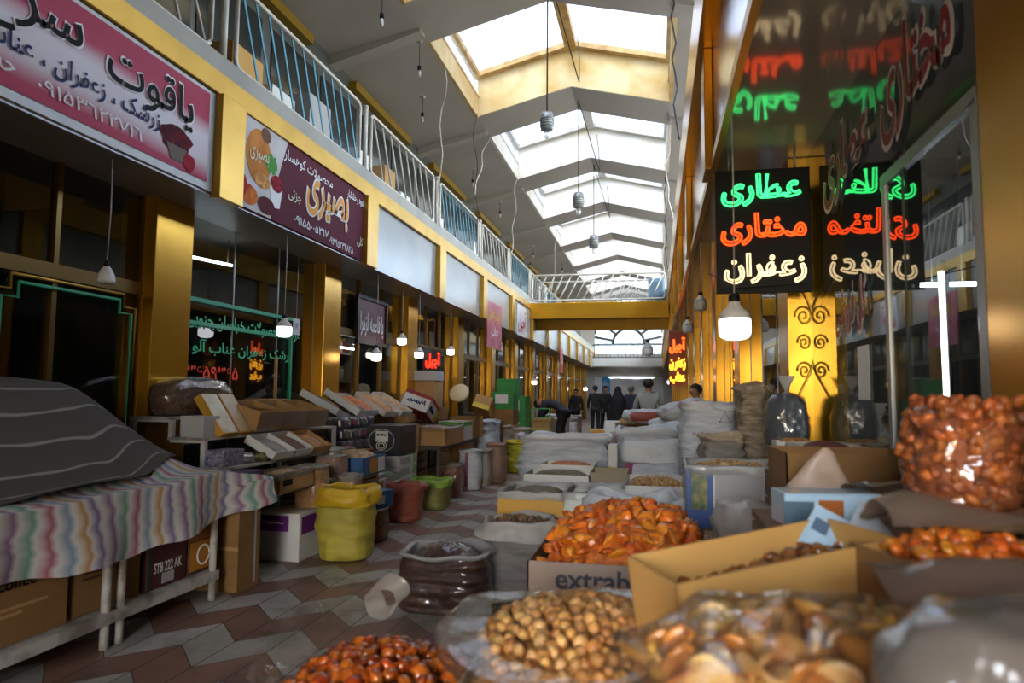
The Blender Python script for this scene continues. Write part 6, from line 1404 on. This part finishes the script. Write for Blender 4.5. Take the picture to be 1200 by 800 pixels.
jk_black = mat('black_jacket', '1c1a1a', .8); jk_navy = mat('navy_jacket', '232634', .8); jk_dark = mat('charcoal_coat', '2a2927', .8); tr_black = mat('black_trousers', '191919', .8); tr_blue = mat('dark_jeans', '262a33', .8); sh_grey = mat('sage_grey_shirt', '8b8e88', .75, noise_s=5, hex2='7f827c'); red_c = mat('red_collar', 'b03a34', .6)
bend = dict(pelvis=(0, -.12, .93), waist=(0, .05, 1.06), chest=(0, .30, 1.17), neck=(0, .46, 1.17), jaw=(0, .53, 1.14), crown=(0, .62, 1.10), ls=(-.17, .33, 1.14), le=(-.20, .42, .90), lw=(-.14, .55, .72), lh=(-.13, .60, .66), rs=(.17, .33, 1.14), re=(.20, .45, .92), rw=(.14, .60, .76), rh=(.13, .65, .70), lp=(-.095, -.12, .88), lk=(-.10, -.02, .48), la=(-.10, -.12, .09), rp=(.095, -.12, .88), rk=(.10, -.03, .48), ra=(.10, -.18, .09))
person('person in dark navy jacket with a red collar bending over an open carton', (-2.42, 17.35, 0), R(72), 1.76, jk_navy, tr_black, hair_d, bend, collar=red_c)
person('person in open black jacket walking toward the viewer at the left', (-2.76, 24.0, 0), R(172), 1.60, jk_black, tr_black, hair_d, stride=.10)
person('person seen from behind in a long charcoal coat and dark jeans', (-2.08, 24.0, 0), R(4), 1.72, jk_dark, tr_blue, hair_d, stride=.04)
person('person in black half hidden behind the charcoal coat', (-1.80, 25.0, 0), R(-150), 1.72, jk_black, tr_black, hair_d, stride=.12)
person('person with grey hair in a navy jacket beside the black cloaked person', (-.72, 20.4, 0), R(-8), 1.66, jk_navy, tr_black, hair_g)
person('person in a sage grey shirt seen from behind at the sack pile', (-.14, 13.0, 0), R(-6), 1.69, sh_grey, tr_black, hair_d, dict(le=(-.26, .04, 1.16), lw=(-.22, .24, 1.02), lh=(-.21, .31, 1.0), re=(.27, .05, 1.16), rw=(.30, .26, 1.06), rh=(.30, .33, 1.04)))
person('person in a pale top at the far right behind the sacks, facing the aisle', (.62, 11.3, 0), R(100), 1.56, mat('pale_top', 'a89a90', .8), tr_black, hair_d)
# person in a full black cloak
r = thing('person', 'person wrapped in a long black cloak seen from behind beside the grey haired one', 'person', (-1.08, 20.0, 0), R(5))
skinned('body', [(0, 0, .9), (0, 0, 1.3), (0, 0, 1.42), (0, .02, 1.50), (0, .02, 1.56), (.02, .11, 1.5)], [(0, 1), (1, 2), (2, 3), (3, 4), (3, 5)], [(.12, .1), (.13, .1), .05, .07, .07, .014], skin_m, r)
def cl(u, v):
    a = 2*math.pi*u; P = [(.30, .02), (.29, .3), (.25, .7), (.235, 1.05), (.225, 1.25), (.14, 1.38), (.10, 1.48), (.095, 1.56), (.05, 1.62), (.0, 1.63)]; s_, z = prof_at(P, v)
    f = 1+.10*math.sin(a*7+z*3)*max(0, (1.2-z))+.05*noise.noise(Vector((math.cos(a)*2, math.sin(a)*2, z*2)))
    return (math.cos(a)*s_*f, math.sin(a)*s_*f*.8, z)
MB().grid(cl, 48, 30, wrap=True).build('cloak', mat('black_cloak', '111114', .85), r)
for s_ in (-1, 1): MB().lathe([(.02, 0), (.05, 0), (.05, .04), (.02, .07)], n=12, sy=2.4).build('shoe', shoe_m, r).location = (s_*.09, -.06, 0)
